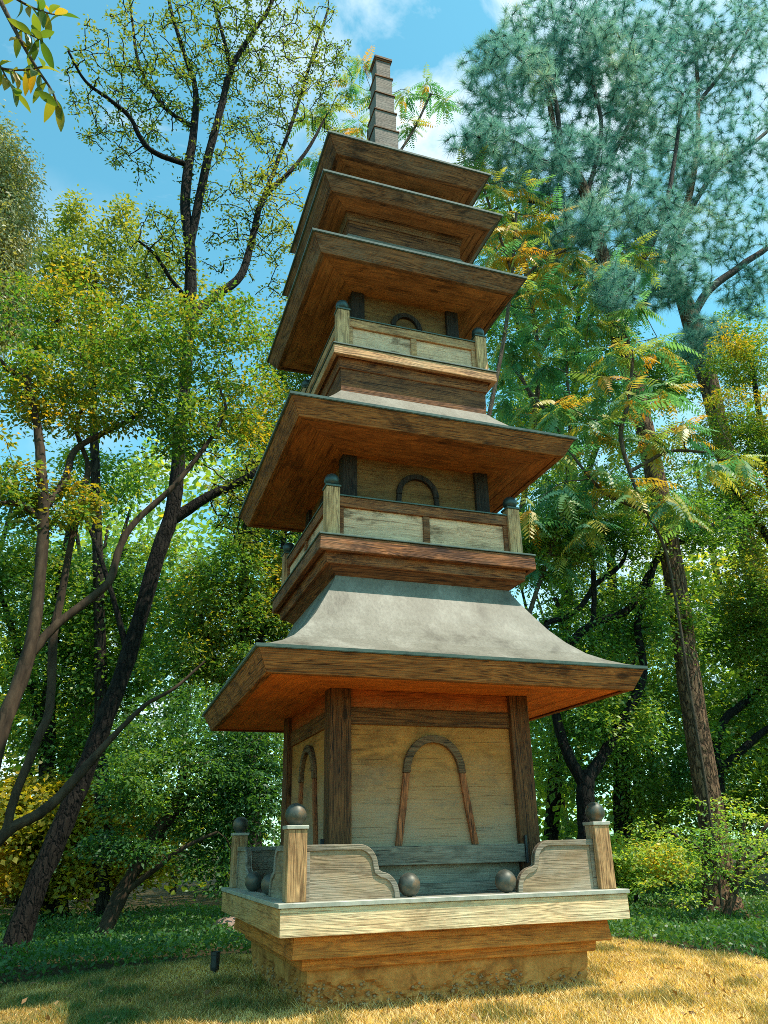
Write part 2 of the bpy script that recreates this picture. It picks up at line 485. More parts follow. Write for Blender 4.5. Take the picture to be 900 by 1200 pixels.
M['cover_leaf'] = leaf_mat('ground_cover_leaf', [(0.0, (0.02, 0.075, 0.024)), (0.6, (0.055, 0.15, 0.035)), (1.0, (0.16, 0.25, 0.05))], 0.35)
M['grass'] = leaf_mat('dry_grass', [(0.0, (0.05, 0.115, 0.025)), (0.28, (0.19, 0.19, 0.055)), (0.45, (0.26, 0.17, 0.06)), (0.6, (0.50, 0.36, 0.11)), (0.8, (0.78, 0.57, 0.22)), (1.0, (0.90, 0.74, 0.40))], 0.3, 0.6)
M['dead_leaf'] = leaf_mat('dead_leaf', [(0.0, (0.08, 0.04, 0.02)), (0.6, (0.22, 0.11, 0.04)), (1.0, (0.38, 0.24, 0.10))], 0.15, 0.7)
M['ailan_green'] = leaf_mat('blue_green_leaflet', [(0.0, (0.05, 0.17, 0.10)), (0.6, (0.11, 0.26, 0.13)), (1.0, (0.22, 0.35, 0.13))], 0.42, 0.45, 'object', (1.6, 1.8, 0.9))
M['ailan_yellow'] = leaf_mat('yellow_green_leaflet', [(0.0, (0.18, 0.30, 0.09)), (0.6, (0.36, 0.38, 0.09)), (1.0, (0.52, 0.42, 0.07))], 0.4, 0.45, 'object', (1.6, 1.6, 0.8))
M['ailan_orange'] = leaf_mat('amber_leaflet', [(0.0, (0.48, 0.38, 0.06)), (0.6, (0.60, 0.37, 0.045)), (1.0, (0.64, 0.29, 0.03))], 0.4, 0.45, 'object', (1.5, 1.3, 0.8))
M['near_leaf'] = leaf_mat('olive_near_leaf', [(0.0, (0.05, 0.11, 0.025)), (0.6, (0.13, 0.16, 0.03)), (1.0, (0.34, 0.22, 0.03))], 0.5, 0.4, 'object')
M['twig'] = bark_mat('thin_twig', (0.05, 0.035, 0.025), (0.14, 0.10, 0.065), 20, False)


def ground_mat():
    m, t, out = new_mat('forest_floor')
    tcn = t.nodes.new('ShaderNodeTexCoord')
    v = tcn.outputs['Object']
    n1 = noise(t, v, 0.8, 8, 0.65)
    n2 = noise(t, v, 22, 5, 0.7)
    col = ramp(t, [(0.3, (0.03, 0.045, 0.015)), (0.5, (0.075, 0.06, 0.03)), (0.7, (0.15, 0.11, 0.055))], n1)
    col = mix(t, 0.6, col, ramp(t, [(0.3, (0.3, 0.3, 0.3)), (0.7, (1, 1, 1))], n2), 'MULTIPLY')
    p = t.nodes.new('ShaderNodeBsdfPrincipled')
    p.inputs['Roughness'].default_value = 0.95
    p.inputs['Specular IOR Level'].default_value = 0.1
    t.links.new(col, p.inputs['Base Color'])
    b = t.nodes.new('ShaderNodeBump')
    b.inputs['Distance'].default_value = 0.05
    t.links.new(n2, b.inputs['Height'])
    t.links.new(b.outputs[0], p.inputs['Normal'])
    t.links.new(p.outputs[0], out.inputs[0])
    return m


def lawn_mat():
    m, t, out = new_mat('dry_lawn_soil')
    tcn = t.nodes.new('ShaderNodeTexCoord')
    v = tcn.outputs['Object']
    n1 = noise(t, v, 1.1, 6, 0.6)
    n2 = noise(t, v, 60, 5, 0.75)
    col = ramp(t, [(0.32, (0.12, 0.12, 0.035)), (0.48, (0.50, 0.28, 0.07)), (0.7, (0.66, 0.40, 0.11))], n1)
    col = mix(t, 0.7, col, ramp(t, [(0.3, (0.25, 0.22, 0.18)), (0.68, (1, 1, 1))], n2), 'MULTIPLY')
    p = t.nodes.new('ShaderNodeBsdfPrincipled')
    p.inputs['Roughness'].default_value = 0.95
    p.inputs['Specular IOR Level'].default_value = 0.1
    t.links.new(col, p.inputs['Base Color'])
    b = t.nodes.new('ShaderNodeBump')
    b.inputs['Distance'].default_value = 0.02
    t.links.new(n2, b.inputs['Height'])
    t.links.new(b.outputs[0], p.inputs['Normal'])
    t.links.new(p.outputs[0], out.inputs[0])
    return m


M['ground'] = ground_mat()
M['lawn'] = lawn_mat()

# ------------------------------------------------------------------ terrain
LAWN = np.array([(-7.5, -2.0), (-5.5, 0.2), (-4.2, 1.15), (-3.1, 1.62), (-2.03, 1.95), (-0.9, 2.15), (0.6, 2.3), (1.9, 1.95), (2.7, 1.2),
                 (2.85, 0.14), (2.85, -0.9), (3.1, -2.2), (3.6, -4.0), (4.2, -7.0), (2.5, -11), (-4, -12), (-8, -8)])


def in_lawn(x, y):
    inside = np.zeros(x.shape, bool)
    n = len(LAWN)
    j = n - 1
    for i in range(n):
        xi, yi = LAWN[i]
        xj, yj = LAWN[j]
        hit = ((yi > y) != (yj > y)) & (x < (xj - xi) * (y - yi) / (yj - yi) + xi)
        inside ^= hit
        j = i
    return inside


def gz(x, y):
    """Ground height: a low mound under the pagoda, a level wood beyond."""
    x, y = np.asarray(x, float), np.asarray(y, float)
    d = np.hypot(x - 0.2, y + 0.2)
    z = -0.735 + 0.02 * np.clip(x, -2, 2) - 0.0 * y
    fall = np.clip((d - 2.6) / 4.0, 0, 1)
    z = z - 0.14 * fall * fall * (3 - 2 * fall)
    return z + 0.012 * np.sin(x * 1.7 + 0.5) * np.sin(y * 1.9 + 1.1)


def sheet(name, xs, ys, dz, mat, mask=None):
    X, Y = np.meshgrid(xs, ys)
    V = np.stack([X.ravel(), Y.ravel(), gz(X.ravel(), Y.ravel()) + dz], 1)
    nx, ny = len(xs), len(ys)
    i, j = np.meshgrid(np.arange(nx - 1), np.arange(ny - 1))
    a = (j * nx + i).ravel()
    F = np.stack([a, a + 1, a + nx + 1, a + nx], 1)
    if mask is not None:
        cxy = V[F].mean(1)
        F = F[mask(cxy[:, 0], cxy[:, 1])]
        used = np.unique(F)
        remap = np.full(len(V), -1)
        remap[used] = np.arange(len(used))
        V, F = V[used], remap[F]
    me = np_mesh(name, V, F, smooth=True)
    return tag(link(name, me, None, mat), kind='structure')


sheet('ground', np.concatenate([[-1500, -400, -120, -50], np.linspace(-25, 25, 101), [50, 120, 400, 1500]]),
      np.concatenate([[-1500, -400, -100, -40], np.linspace(-16, 34, 101), [60, 140, 500, 1500]]), -0.03, M['ground'])
sheet('lawn', np.linspace(-8.5, 5, 136), np.linspace(-12.5, 3, 156), 0.0, M['lawn'], in_lawn)

# ------------------------------------------------------------------ pagoda
PAG = empty('pagoda', (0, 0, -0.735))
tag(PAG, 'tall weathered wooden pagoda with five stacked roofs on a concrete plinth', 'pagoda')
PZ = 0.735                                           # parts are written in heights above the deck datum


def part(name, me, parent=PAG, mat=None, rot=0, loc=(0, 0, 0)):
    o = link(name, me, parent, mat)
    if parent is PAG:
        o.location = (loc[0], loc[1], loc[2] + PZ)
    else:
        o.location = loc
    o.rotation_euler = (0, 0, rot * math.pi / 2)
    return o


def mitred(section, segs=1, bevel=0.003, gap=0.0012, wob=0.0):
    """A board along one side of a square, its section given as (distance out, height), mitred at both corners."""
    bm = bmesh.new()
    rings = []
    for s in range(segs + 1):
        f = -1 + 2 * s / segs
        rings.append([bm.verts.new((f * (o - gap), -o, z + (wob * abs(f) ** 4 if wob else 0))) for o, z in section])
    n = len(section)
    for a, b in zip(rings[:-1], rings[1:]):
        for i in range(n):
            j = (i + 1) % n
            bm.faces.new((a[i], a[j], b[j], b[i]))
    bm.faces.new(rings[0][::-1])
    bm.faces.new(rings[-1])
    return bm_mesh('board', bm, bevel=bevel)


def four(name, me, mat, parent=PAG, sides=range(4)):
    me.materials.append(mat)
    return [part(name, me, parent, None, k) for k in sides]


def box_bm(x0, x1, y0, y1, z0, z1, bm=None, taper=0.0):
    bm = bm or bmesh.new()
    vs = [bm.verts.new(p) for p in ((x0, y0, z0), (x1, y0, z0), (x1, y1, z0), (x0, y1, z0),
                                    (x0 + taper, y0 + taper, z1), (x1 - taper, y0 + taper, z1), (x1 - taper, y1 - taper, z1), (x0 + taper, y1 - taper, z1))]
    for f in ((3, 2, 1, 0), (4, 5, 6, 7), (0, 1, 5, 4), (1, 2, 6, 5), (2, 3, 7, 6), (3, 0, 4, 7)):
        bm.faces.new([vs[i] for i in f])
    return bm


def box(x0, x1, y0, y1, z0, z1, bevel=0.003, taper=0.0):
    return bm_mesh('board', box_bm(x0, x1, y0, y1, z0, z1, taper=taper), bevel=bevel)


def corner_posts(name, cx, s, z0, z1, mat):
    me = box(-s / 2, s / 2, -s / 2, s / 2, z0, z1, 0.005)
    me.materials.append(mat)
    return [part(name, me, PAG, None, k, (sx * cx, sy * cx, 0)) for k, (sx, sy) in enumerate(((-1, -1), (1, -1), (1, 1), (-1, 1)))]


def ball_mesh(r, neck=True):
    """Turned ball with a small flat foot."""
    bm = bmesh.new()
    prof = [(0.0001, -r)] + [(r * 0.55, -r)] if neck else [(0.0001, -r)]
    prof += [(r * math.cos(a), r * math.sin(a)) for a in np.linspace(-1.0 if neck else -1.45, 1.5, 15)] + [(0.0001, r)]
    nseg = 24
    rings = [[bm.verts.new((q * math.cos(2 * math.pi * k / nseg), q * math.sin(2 * math.pi * k / nseg), z)) for k in range(nseg)] for q, z in prof]
    for a, b in zip(rings[:-1], rings[1:]):
        for k in range(nseg):
            bm.faces.new((a[k], a[(k + 1) % nseg], b[(k + 1) % nseg], b[k]))
    bmesh.ops.remove_doubles(bm, verts=bm.verts, dist=0.001)
    return bm_mesh('ball', bm, smooth=True)


# --- plinth: rough concrete, pitted at the bottom where the render has come off
def plinth():
    bm = bmesh.new()
    w, z0, z1 = 1.045, -1.0, -0.497
    nseg, nz = 64, 26
    loop = []
    for sx, sy, dx, dy in ((-1, -1, 1, 0), (1, -1, 0, 1), (1, 1, -1, 0), (-1, 1, 0, -1)):
        loop += [(sx * w + dx * 2 * w * k / nseg, sy * w + dy * 2 * w * k / nseg) for k in range(nseg)]
    R = random.Random(3)
    jit = {}
    rows = []
    for j in range(nz + 1):
        z = z0 + (z1 - z0) * j / nz
        row = []
        for k, (x, y) in enumerate(loop):
            rough = max(0.0, min(1.0, (-0.595 + 0.045 * math.sin(k * 0.21) + 0.03 * math.sin(k * 0.57 + 1) - z) / 0.035))
            d = -0.016 * rough + (R.random() - 0.6) * (0.034 * rough + 0.0015)
            s = 1 + d / w
            row.append(bm.verts.new((x * s, y * s, z + (R.random() - 0.5) * 0.006)))
        rows.append(row)
    L = len(loop)
    for a, b in zip(rows[:-1], rows[1:]):
        for k in range(L):
            bm.faces.new((a[k], a[(k + 1) % L], b[(k + 1) % L], b[k]))
    bm.faces.new(rows[-1])
    return bm_mesh('plinth', bm)


pl = part('plinth', plinth(), PAG, M['concrete'])
bm = bmesh.new()
R_ = random.Random(5)
for i in range(320):                                   # loose aggregate showing in the broken render
    side = R_.choice([0, 0, 0, 1])
    u, z, r = R_.uniform(-1.03, 1.03), R_.uniform(-0.74, -0.585), R_.uniform(0.004, 0.016)
    q = 1.033
    pos = (u, -q, z) if side == 0 else (-q, u, z)
    mt = Matrix.Translation(pos) @ Matrix.Diagonal((r, r, r * R_.uniform(0.6, 1), 1))
    bmesh.ops.create_icosphere(bm, subdivisions=1, radius=1.0, matrix=mt)
ag = part('aggregate', bm_mesh('aggregate', bm, True), pl, M['pebble'])
tag(ag, kind='stuff')

# --- deck
part('deck_floor', box(-1.262, 1.262, -1.262, 1.262, -0.15, -0.098), PAG, M['grey_rail'])
four('deck_cap', mitred([(1.302, -0.092), (1.302, -0.121), (1.15, -0.121), (1.15, -0.092)]), M['cap'])
df = mitred([(1.288, -0.123), (1.288, -0.286), (1.245, -0.286), (1.245, -0.123)], 1, 0.004)
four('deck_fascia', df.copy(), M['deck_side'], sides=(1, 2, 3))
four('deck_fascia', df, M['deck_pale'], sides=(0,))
four('bracket_board', mitred([(1.165, -0.252), (1.185, -0.425), (1.13, -0.425), (1.12, -0.252)], 1, 0.006), M['deck_orange'])
four('sill_board', mitred([(1.10, -0.427), (1.092, -0.497), (1.04, -0.497), (1.04, -0.427)], 1, 0.004), M['deck_orange'])
part('deck_underside', box(-1.244, 1.244, -1.244, 1.244, -0.251, -0.22, 0), PAG, M['deck_orange'])

# --- deck railing: corner posts with balls and scrolled wing panels
POSTC = 1.171
posts = corner_posts('railing_post', POSTC, 0.132, -0.092, 0.344, M['post'])
capm = box(-0.075, 0.075, -0.075, 0.075, 0.344, 0.368, 0.003)
capm.materials.append(M['cap'])
ballm = ball_mesh(0.073)
ballm.materials.append(M['ball'])
for p in posts:
    part('post_cap', capm, p)
    o = part('ball_finial', ballm, p, None, 0, (0, 0, 0.437))


def wing_outline():
    pts = [(-1.103, 0.246), (-0.735, 0.246)]
    pts += [(-0.735 + 0.135 * math.sin(a), 0.111 + 0.135 * math.cos(a)) for a in np.linspace(0.15, 1.5, 9)]
    pts += [(-0.592, 0.082)]
    pts += [(-0.592 + 0.13 * math.sin(a) + 0.012, -0.075 + 0.145 * math.cos(a)) for a in np.linspace(0.1, 1.5, 9)]
    pts += [(-0.448, -0.091)]
    return pts


def extrude_xz(pts, y0, y1, bevel=0.003):
    bm = bmesh.new()
    a = [bm.verts.new((x, y0, z)) for x, z in pts]
    b = [bm.verts.new((x, y1, z)) for x, z in pts]
    bm.faces.new(a)
    bm.faces.new(b[::-1])
    n = len(pts)
    for i in range(n):
        bm.faces.new((a[i], b[i], b[(i + 1) % n], a[(i + 1) % n]))
    return bm_mesh('board', bm, bevel=bevel)


def strip_xz(outer, inner, y0, y1, bevel=0.003, close=False):
    """A flat band between two outlines of equal length, thick in y."""
    bm = bmesh.new()
    n = len(outer)
    v = [[bm.verts.new((x, y, z)) for x, z in pts] for y in (y0, y1) for pts in (outer, inner)]
    fo, fi, bo, bi = v
    for i in range(n - 1):
        bm.faces.new((fo[i], fo[i + 1], fi[i + 1], fi[i]))
        bm.faces.new((bo[i], bi[i], bi[i + 1], bo[i + 1]))
        bm.faces.new((fo[i], bo[i], bo[i + 1], fo[i + 1]))
        bm.faces.new((fi[i], fi[i + 1], bi[i + 1], bi[i]))
    bm.faces.new((fo[0], fi[0], bi[0], bo[0]))
    bm.faces.new((fo[-1], bo[-1], bi[-1], fi[-1]))
    return bm_mesh('trim', bm, bevel=bevel)


def inset_curve(pts, d):
    P = np.array(pts)
    T = np.gradient(P, axis=0)
    T /= np.linalg.norm(T, axis=1)[:, None]
    Nn = np.stack([T[:, 1], -T[:, 0]], 1)
    return [tuple(q) for q in P + Nn * d]


wo_ = wing_outline()
panel_pts = wo_ + [(-1.103, -0.091)]
wing_l = extrude_xz([(x, z) for x, z in panel_pts], -1.187, -1.157, 0)
trim_out = [(-1.103, 0.247), (-0.92, 0.247)] + wo_[1:]
trim_in = inset_curve(trim_out, 0.036)
trim_in[0] = (-1.103, 0.206)
trim_in = [(x, max(z, -0.091)) for x, z in trim_in]
trim_l = strip_xz(trim_out, trim_in, -1.199, -1.145, 0.003)
stile_l = box(-1.103, -1.074, -1.197, -1.147, -0.091, 0.2055)


def mirror_mesh(me):
    m2 = me.copy()
    co = np.empty(len(me.vertices) * 3, np.float32)
    me.vertices.foreach_get('co', co)
    co = co.reshape(-1, 3)
    co[:, 0] *= -1
    m2.vertices.foreach_set('co', co.ravel())
    m2.flip_normals()
    return m2


for me, mt in ((wing_l, M['wing_panel']), (trim_l, M['wing_trim']), (stile_l, M['wing_trim'])):
    me.materials.append(mt)
wing_sets = ((wing_l, trim_l, stile_l, -1), (mirror_mesh(wing_l), mirror_mesh(trim_l), mirror_mesh(stile_l), 1))
restball = ball_mesh(0.076, False)
restball.materials.append(M['ball'])
for k in range(4):
    for wm, tm, sm, sx in wing_sets:
        w = part('wing_panel', wm, PAG, None, k)
        part('scroll_trim', tm, w)
        part('panel_stile', sm, w)
        a = k * math.pi / 2
        x, y = sx * 0.367, -1.165
        b = part('deck_ball', restball, PAG, None, k, (x * math.cos(a) - y * math.sin(a), x * math.sin(a) + y * math.cos(a), -0.0165))

# --- ground storey
W1 = 0.854
corner_posts('corner_post', W1 - 0.085, 0.17, -0.098, 1.362, M['dark_post'])
four('wall_panel', box(-0.685, 0.685, -0.80, -0.77, 0.098, 1.10), M['wall_ply'])
four('wall_beam', box(-0.6845, 0.6845, -0.822, -0.768, 1.096, 1.222), M['beam'])
four('frieze_board', box(-0.6845, 0.6845, -0.812, -0.768, 1.224, 1.361), M['frieze'])
four('lower_panel', box(-0.6845, 0.6845, -0.797, -0.768, -0.03, 0.0975), M['lower_panel'])
four('wall_rail', box(-0.683, 0.705, -0.872, -0.8005, 0.098, 0.226, 0.004), M['grey_rail'])
four('base_board', box(-0.6845, 0.6845, -0.845, -0.7985, -0.098, -0.028), M['grey_rail'])
four('rail_bracket', box(0.706, 0.724, -0.885, -0.855, 0.09, 0.285), M['black_metal'])


def arch_curve(hw, zs, rise, n=17):
    return [(hw * math.cos(a), zs + rise * math.sin(a)) for a in np.linspace(math.pi, 0, n)]


def arch(hw, zs, rise, leg_spread, zb, tw, y, mat, legmat):
    me = strip_xz(arch_curve(hw, zs, rise), arch_curve(hw - tw, zs, rise - tw), y - 0.036, y - 0.0005, 0.003)
    arches = four('arch_trim', me, mat)
    for s in (-1, 1):
        o = [(s * hw * 0.985, zs - 0.0015), (s * (hw + leg_spread * 0.45), (zs + zb) / 2), (s * (hw + leg_spread), zb)]
        i = [(s * (hw - tw * 0.92), zs - 0.0015), (s * (hw - tw * 0.95 + leg_spread * 0.5), (zs + zb) / 2), (s * (hw + leg_spread - tw * 0.85), zb)]
        lm = strip_xz(o, i, y - 0.030, y - 0.0005, 0.003)
        lm.materials.append(legmat)
        for k, a in enumerate(arches):
            part('arch_leg', lm, a)


arch(0.262, 0.745, 0.285, 0.075, 0.227, 0.058, -0.80, M['arch'], M['arch_leg'])


# --- roofs
def roof(profile, zb, wb, fascia_mat, soffit_mat, soffit_in, zsoff, lip=0.018, wob=0.0):
    """Concave copper slopes over a sloping fascia and a flat boarded soffit."""
    (we, ze) = profile[0]
    th = 0.022
    sec = list(profile) + [(o - 0.012 if i else o - 0.03, z - th) for i, (o, z) in list(enumerate(profile))[::-1]]
    segs = 10
    four('copper_slope', mitred(sec, segs, 0.0, 0.0006, wob), M['copper'])
    four('eave_lip', mitred([(we + 0.006, ze + 0.003), (we + 0.004, ze - lip), (we - 0.03, ze - lip), (we - 0.03, ze - 0.021), (we - 0.002, ze - 0.0225), (we - 0.0, ze + 0.003)], segs, 0, 0.0006, wob), M['patina'])
    wt_, zt = we - 0.012, ze - lip - 0.002
    four('fascia_board', mitred([(wt_, zt), (wb, zb), (wb - 0.05, zb), (wt_ - 0.05, zt)], 1, 0.004), fascia_mat)
    zs = zb + 0.016
    for q in range(3):
        oa, ob = wb - 0.02 + (soffit_in - wb + 0.02) * q / 3, wb - 0.02 + (soffit_in - wb + 0.02) * (q + 1) / 3
        za, zb_ = zs + (zsoff - zs) * q / 3, zs + (zsoff - zs) * (q + 1) / 3
        e = 0.003 * (q == 1)
        four('soffit_board', mitred([(oa - 0.0015, za + e), (ob + 0.0015, zb_ + e), (ob + 0.0015, zb_ + 0.02), (oa - 0.0015, za + 0.02)], 1, 0.002), soffit_mat)
    four('soffit_backing', mitred([(wb - 0.02, zs + 0.021), (soffit_in, zsoff + 0.021), (soffit_in, zsoff + 0.03), (wb - 0.02, zs + 0.03)], 1, 0), M['balcony_dark'])


roof([(1.557, 1.50), (1.45, 1.535), (1.34, 1.588), (1.23, 1.66), (1.12, 1.77), (1.02, 1.90), (0.93, 2.05), (0.86, 2.17), (0.815, 2.26), (0.79, 2.33)],
     1.325, 1.468, M['fascia_warm'], M['soffit_orange'], 0.80, 1.363)
roof([(1.341, 3.655), (1.22, 3.70), (1.08, 3.78), (0.95, 3.89), (0.83, 4.03), (0.745, 4.14), (0.70, 4.24)],
     3.489, 1.248, M['fascia_warm'], M['soffit_brown'], 0.66, 3.483)
roof([(1.142, 5.625), (1.02, 5.68), (0.88, 5.79), (0.74, 5.97), (0.64, 6.16), (0.58, 6.32), (0.56, 6.40)],
     5.46, 1.036, M['fascia_grey'], M['soffit_dull'], 0.54, 5.452)
roof([(1.013, 6.56), (0.90, 6.61), (0.78, 6.70), (0.66, 6.83), (0.58, 6.95), (0.54, 7.02)],
     6.42, 0.905, M['fascia_grey'], M['soffit_dull'], 0.56, 6.43)
roof([(0.949, 7.205), (0.83, 7.24), (0.68, 7.32), (0.52, 7.43), (0.38, 7.58), (0.28, 7.74), (0.24, 7.86)],
     7.04, 0.83, M['fascia_grey'], M['soffit_dull'], 0.52, 7.05)
# closed necks under the two uppermost roofs
four('neck_board', mitred([(0.68, 6.428), (0.655, 6.335), (0.60, 6.335), (0.60, 6.428)]), M['fascia_grey'])
four('neck_wall', mitred([(0.645, 6.334), (0.645, 5.9), (0.60, 5.9), (0.60, 6.334)]), M['balcony_dark'])
part('neck', box(-0.575, 0.575, -0.575, 0.575, 6.10, 6.44, 0), PAG, M['balcony_dark'])
part('neck', box(-0.535, 0.535, -0.535, 0.535, 6.95, 7.06, 0), PAG, M['balcony_dark'])


# --- upper storeys
def storey(w, z0, z1, panel_mat, ps=0.135):
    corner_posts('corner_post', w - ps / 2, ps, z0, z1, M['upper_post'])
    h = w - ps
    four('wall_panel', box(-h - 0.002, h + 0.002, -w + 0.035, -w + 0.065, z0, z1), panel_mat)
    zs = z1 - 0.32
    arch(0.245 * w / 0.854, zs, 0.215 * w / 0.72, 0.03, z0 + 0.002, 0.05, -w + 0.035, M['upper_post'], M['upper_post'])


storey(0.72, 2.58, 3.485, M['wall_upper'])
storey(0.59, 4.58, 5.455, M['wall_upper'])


def balcony(w, zt, zroof, wroof, pc, rail_top, post_top, fm, b2, ps=0.118, h1=0.125, h2=0.09):
    part('balcony_floor', box(-w + 0.06, w - 0.06, -w + 0.06, w - 0.06, zt - 0.04, zt - 0.005, 0), PAG, M['grey_rail'])
    four('balcony_cap', mitred([(w, zt), (w, zt - 0.016), (w - 0.14, zt - 0.016), (w - 0.14, zt)]), M['patina'])
    four('balcony_fascia', mitred([(w - 0.010, zt - 0.018), (w - 0.006, zt - 0.018 - h1), (w - 0.05, zt - 0.018 - h1), (w - 0.05, zt - 0.018)], 1, 0.005), fm)
    za = zt - 0.017 - h1
    four('bracket_board', mitred([(w - 0.07, za + 0.02), (w - 0.085, za - h2), (w - 0.13, za - h2), (w - 0.12, za + 0.02)], 1, 0.005), b2)
    zb = za - h2
    four('bracket_soffit', mitred([(w - 0.10, zb + 0.012), (wroof - 0.015, zroof), (wroof - 0.03, zroof + 0.02), (w - 0.12, zb + 0.03)], 1, 0), M['balcony_dark'])
    part('balcony_underside', box(-w + 0.052, w - 0.052, -w + 0.052, w - 0.052, za + 0.021, za + 0.05, 0), PAG, M['balcony_dark'])
    pp = corner_posts('railing_post', pc, ps, zt, post_top, M['post_pale'])
    cm_ = box(-ps / 2 - 0.008, ps / 2 + 0.008, -ps / 2 - 0.008, ps / 2 + 0.008, post_top, post_top + 0.018, 0.002)
    cm_.materials.append(M['patina'])
    bm_ = ball_mesh(0.066)
    bm_.materials.append(M['ball_dark'])
    for p in pp:
        part('post_cap', cm_, p)
        part('ball_finial', bm_, p, None, 0, (0, 0, post_top + 0.018 + 0.058))
    e = pc - ps / 2
    y = pc
    rails = four('top_rail', box(-e, e, -y - 0.03, -y + 0.03, rail_top - 0.095, rail_top, 0.004), M['balcony_pale'] if fm is M['balcony_pale'] else M['balcony'])
    cpm = box(-e, e, -y - 0.04, -y + 0.04, rail_top + 0.001, rail_top + 0.014, 0.002)
    cpm.materials.append(M['patina'])
    for r in rails:
        part('rail_cap', cpm, r)
    zr = rail_top - 0.0955
    for xa, xb in ((-e, -e + 0.042), (-0.03, 0.03), (e - 0.042, e)):
        four('rail_stile', box(xa, xb, -y - 0.025, -y + 0.025, zt, zr, 0.003), M['balcony_pale'] if fm is M['balcony_pale'] else M['balcony'])
    for xa, xb in ((-e + 0.0425, -0.0305), (0.0305, e - 0.0425)):
        four('railing_panel', box(xa, xb, -y - 0.006, -y + 0.012, zt, zr, 0.0), M['rail_panel'])


balcony(0.996, 2.594, 2.285, 0.805, 0.857, 2.985, 3.055, M['balcony'], M['balcony'])
balcony(0.855, 4.597, 4.06, 0.762, 0.735, 4.965, 5.035, M['balcony_pale'], M['balcony'], h1=0.105, h2=0.10)

# --- spire
SP = part('spire', box(-0.075, 0.075, -0.075, 0.075, 7.7, 9.78, 0, taper=0.02), PAG, M['spire'])
zz, hw = 7.486, 0.181
for i in range(7):
    h = 0.332
    part('spire_tier', box(-hw, hw, -hw, hw, zz, zz + h - 0.023, 0.003, taper=-0.004), SP, M['spire'])
    part('tier_lip', box(-hw - 0.016, hw + 0.016, -hw - 0.016, hw + 0.016, zz + h - 0.0225, zz + h - 0.0005, 0.002), SP, M['fascia_grey'])
    zz += h
    hw -= 0.0142
part('spire_cap', box(-0.122, 0.122, -0.122, 0.122, zz, zz + 0.04, 0.003), SP, M['fascia_grey'])


# ------------------------------------------------------------------ tree tools
def unit(v):
    v = np.asarray(v, float)
    return v / np.maximum(np.linalg.norm(v, axis=-1, keepdims=True), 1e-9)


class Wood:
    """Collects tapering tubes for one mesh."""

    def __init__(self):
        self.V, self.F, self.n = [], [], 0

    def tube(self, pts, radii, sides=6, rough=0.0):
        P = np.asarray(pts, float)
        r = np.asarray(radii, float)
        if len(P) < 2:
            return
        T = unit(np.gradient(P, axis=0))
        ref = np.array([0.31, 0.87, 0.12])
        A = unit(np.cross(T, ref))
        B = np.cross(T, A)
        a = np.linspace(0, 2 * math.pi, sides, endpoint=False)
        rr = r[:, None] * (1 + (rng.uniform(-rough, rough, (len(P), sides)) if rough else 0))
        ring = P[:, None, :] + rr[..., None] * (np.cos(a)[None, :, None] * A[:, None, :] + np.sin(a)[None, :, None] * B[:, None, :])
        m = len(P)
        i, k = np.meshgrid(np.arange(m - 1), np.arange(sides), indexing='ij')
        k2 = (k + 1) % sides
        F = np.stack([i * sides + k, i * sides + k2, (i + 1) * sides + k2, (i + 1) * sides + k], -1).reshape(-1, 4) + self.n
        self.V.append(ring.reshape(-1, 3))
        self.F.append(F)
        self.n += m * sides

    def mesh(self, name):
        return np_mesh(name, np.concatenate(self.V), np.concatenate(self.F), smooth=True)


def smooth_path(pts, k=6):
    """Catmull-Rom through control points (any number of columns)."""
    P = np.asarray(pts, float)
    if len(P) < 3:
        t = np.linspace(0, 1, k * 2)[:, None]
        return P[0] * (1 - t) + P[-1] * t
    Q = np.vstack([2 * P[0] - P[1], P, 2 * P[-1] - P[-2]])
    out = []
    for i in range(1, len(Q) - 2):
        p0, p1, p2, p3 = Q[i - 1:i + 3]
        for t in np.linspace(0, 1, k, endpoint=False):
            out.append(0.5 * (2 * p1 + (p2 - p0) * t + (2 * p0 - 5 * p1 + 4 * p2 - p3) * t * t + (3 * p1 - p0 - 3 * p2 + p3) * t ** 3))
    out.append(P[-1])
    return np.array(out)


RADX = 0.80                                            # sizes read at the frame's edge are stretched


def px_path(ctrl, Y0, Y1, k=6):
    """Control points (px, py, radius in px) -> world path and radii; depth runs from Y0 to Y1."""
    n = len(ctrl)
    W = []
    for i, (px, py, r) in enumerate(ctrl):
        p = at(px, py, Y0 + (Y1 - Y0) * i / (n - 1))
        W.append([*p, r * mpp(p) * RADX])
    S = smooth_path(W, k)
    return S[:, :3], np.maximum(S[:, 3], 0.004)


def snapped(paths):
    """Starts every limb on the axis of the stem it leaves."""
    out = [paths[0]]
    for p, r in paths[1:]:
        allp = np.concatenate([q for q, _ in out])
        j = allp[np.argmin(np.linalg.norm(allp - p[0], axis=1))]
        d = np.linalg.norm(p - p[0], axis=1)
        w = np.clip(1 - d / (0.35 * d[-1] + 1e-6), 0, 1)[:, None]
        out.append((p + (j - p[0]) * w, r))
    return out


LEAFX, TWIGX = 1.25, 1.35


def blob_points(blobs, n):
    """Random points in ellipsoids given as (px, py, Y, rx px, ry px, depth m)."""
    vol = np.array([b[3] * b[4] for b in blobs], float)
    cnt = rng.multinomial(n, vol / vol.sum())
    out = []
    for b, c in zip(blobs, cnt):
        if c == 0:
            continue
        p = at(b[0], b[1], b[2])
        m = mpp(p)
        d = unit(rng.normal(size=(c, 3))) * (rng.random((c, 1)) ** 0.40)
        out.append(p + d[:, :1] * RT * b[3] * m + d[:, 1:2] * UP * b[4] * m + d[:, 2:] * FW * b[5])
    return np.concatenate(out)


